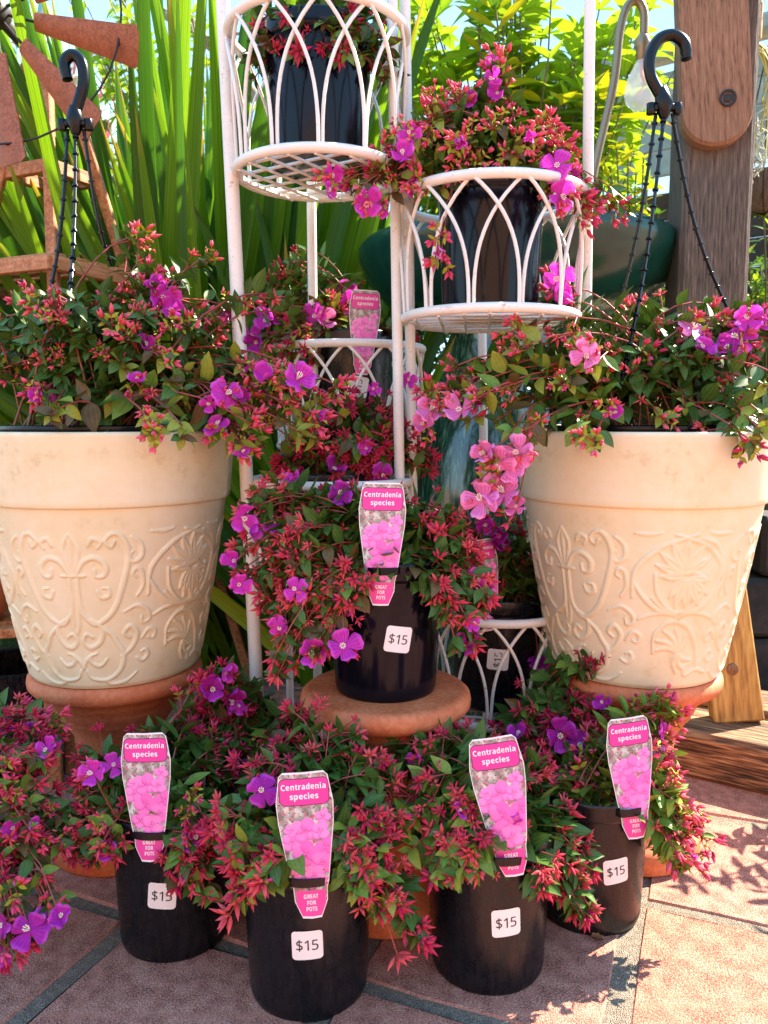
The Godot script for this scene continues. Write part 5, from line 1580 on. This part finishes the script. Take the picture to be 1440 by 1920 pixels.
	grow(b4, b4.position + Vector3(0, 0.215, 0), 0.09, L([[590, 830, 1.64, 0.045, 7], [670, 840, 1.6, 0.05, 9], [740, 830, 1.64, 0.045, 8], [795, 860, 1.64, 0.035, 6], [560, 870, 1.6, 0.04, 5], [640, 790, 1.68, 0.05, 6], [700, 770, 1.7, 0.04, 4]]), {"thick": 1.35, "kinds": dark, "buds": 0.95, "extra": 2, "mats": shade, "flowers": 0.0, "at": F(1.56, [[622, 880, U, 0.045], [714, 888, U, 0.04], [700, 730, M, 0.03, 1.62], [764, 715, M, 0.036, 1.62]])})
	var b5 := nursery_pot("shaded potted plant in the right wire stand's basket near the ground", Vector3(0.252, 0.269, -1.75), 0.0)
	grow(b5, b5.position + Vector3(0, 0.215, 0), 0.09, L([[890, 1080, 1.72, 0.04, 6], [950, 1060, 1.72, 0.05, 7], [890, 1000, 1.75, 0.04, 5], [1000, 1090, 1.74, 0.04, 5], [960, 1010, 1.8, 0.04, 4], [1040, 1180, 1.72, 0.04, 4]]), {"thick": 1.35, "kinds": dark, "buds": 0.8, "extra": 1, "mats": shade, "flowers": 0.0, "at": F(1.66, [[930, 1000, U, 0.05], [945, 1022, U, 0.05], [905, 985, U, 0.04], [1010, 1240, U, 0.04]])})
	# price stickers
	sticker(p1, 0.06, 0.125, -0.09)
	sticker(p2, 0.08, 0.13, 0.03)
	sticker(p3, 0.16, 0.128, 0.06)
	sticker(p4, 0.22, 0.125, 0.1)
	sticker(p5, 0.22, 0.115, -0.16)
	sticker(b3, 0.25, 0.12, 1.4)
	sticker(b5, -0.1, 0.12, 1.5)
	rim_label(p1, 271, 1374, "plant label in the pot at the left of the front row", -0.02, -0.06, 0.03, 0.97)
	rim_label(p2, 567, 1447, "plant label in the pot nearest the camera", 0.04, -0.05, 0.06)
	rim_label(p3, 922, 1382, "plant label leaning to the left in the scuffed pot right of the middle", -0.06, -0.05, 0.17)
	rim_label(p4, 1176, 1345, "plant label in the sunlit pot at the right end of the front row", 0.12, -0.05, 0.09, 0.98)
	rim_label(p5, 718, 905, "plant label in the pot on the middle pedestal", 0.0, -0.02, -0.02, 0.96)
	plant_label("blurred plant label in the basket behind the double pole", at(686, 544, 1.79), 0.1, 0.0, -0.05, 0.85)
	plant_label("shaded plant label above the near ground basket of the right stand", at(898, 1012, 1.66), 0.3, -0.1, 0.1, 0.9)

func _ready() -> void:
	rng.seed = 7
	var cam := Camera3D.new()
	cam.name = "camera"
	cam.fov = rad_to_deg(2.0 * atan(960.0 / 1500.0))
	cam.near = 0.05
	cam.far = 200.0
	cam.position = EYE
	cam.rotation = Vector3(deg_to_rad(-PITCH), 0, 0)
	add_child(cam)
	cam.current = true
	var we := WorldEnvironment.new()
	we.name = "environment"
	var env := Environment.new()
	env.background_mode = Environment.BG_SKY
	var sky := Sky.new()
	var sm := ProceduralSkyMaterial.new()
	sm.sky_top_color = rgb(112, 154, 196)
	sm.sky_horizon_color = rgb(178, 206, 214)
	sm.sky_curve = 0.12
	sm.ground_bottom_color = rgb(120, 100, 84)
	sm.ground_horizon_color = rgb(170, 190, 196)
	sky.sky_material = sm
	env.sky = sky
	env.background_energy_multiplier = 0.92
	env.tonemap_mode = Environment.TONE_MAPPER_LINEAR
	env.tonemap_exposure = 4.35
	env.sdfgi_enabled = true
	env.ssao_enabled = true
	env.ssil_enabled = true
	we.environment = env
	var ca := CameraAttributesPhysical.new()
	ca.frustum_focal_length = 7.0
	ca.exposure_aperture = 1.8
	ca.frustum_focus_distance = 1.45
	we.camera_attributes = ca
	add_child(we)
	var sun := DirectionalLight3D.new()
	sun.name = "sun"
	sun.light_energy = 1.6
	sun.light_color = rgb(255, 240, 218)
	sun.light_angular_distance = 0.53
	sun.shadow_enabled = true
	add_child(sun)
	var s := Vector3(0.829 * cos(deg_to_rad(40)), sin(deg_to_rad(40)), -0.559 * cos(deg_to_rad(40)))
	sun.look_at_from_position(s * 10.0, Vector3.ZERO, Vector3.UP)
	make_materials()
	make_meshes()
	pot_meshes()
	planter_meshes()
	ground_and_paving()
	buildings()
	planter("cream planter with raised scrolls on the left pedestal", Vector3(-0.557, 0.392, -1.62), deg_to_rad(60))
	planter("cream planter with raised scrolls on the right pedestal, sunlit at its edge", Vector3(0.52, 0.392, -1.62), deg_to_rad(4))
	pedestal("terracotta pedestal under the left cream planter", Vector3(-0.557, 0, -1.62), 0.3915, 0.174)
	pedestal("terracotta pedestal under the right cream planter", Vector3(0.52, 0, -1.62), 0.3915, 0.174)
	pedestal("terracotta pedestal in the middle carrying a black nursery pot", Vector3(0.003, 0, -1.43), 0.406, 0.157)
	plant_stands()
	post()
	urn()
	windmill()
	lamp()
	timbers()
	left_corner()
	hanging_bits()
	blossom_vine()
	tree_branch()
	shrubs()
	plants()
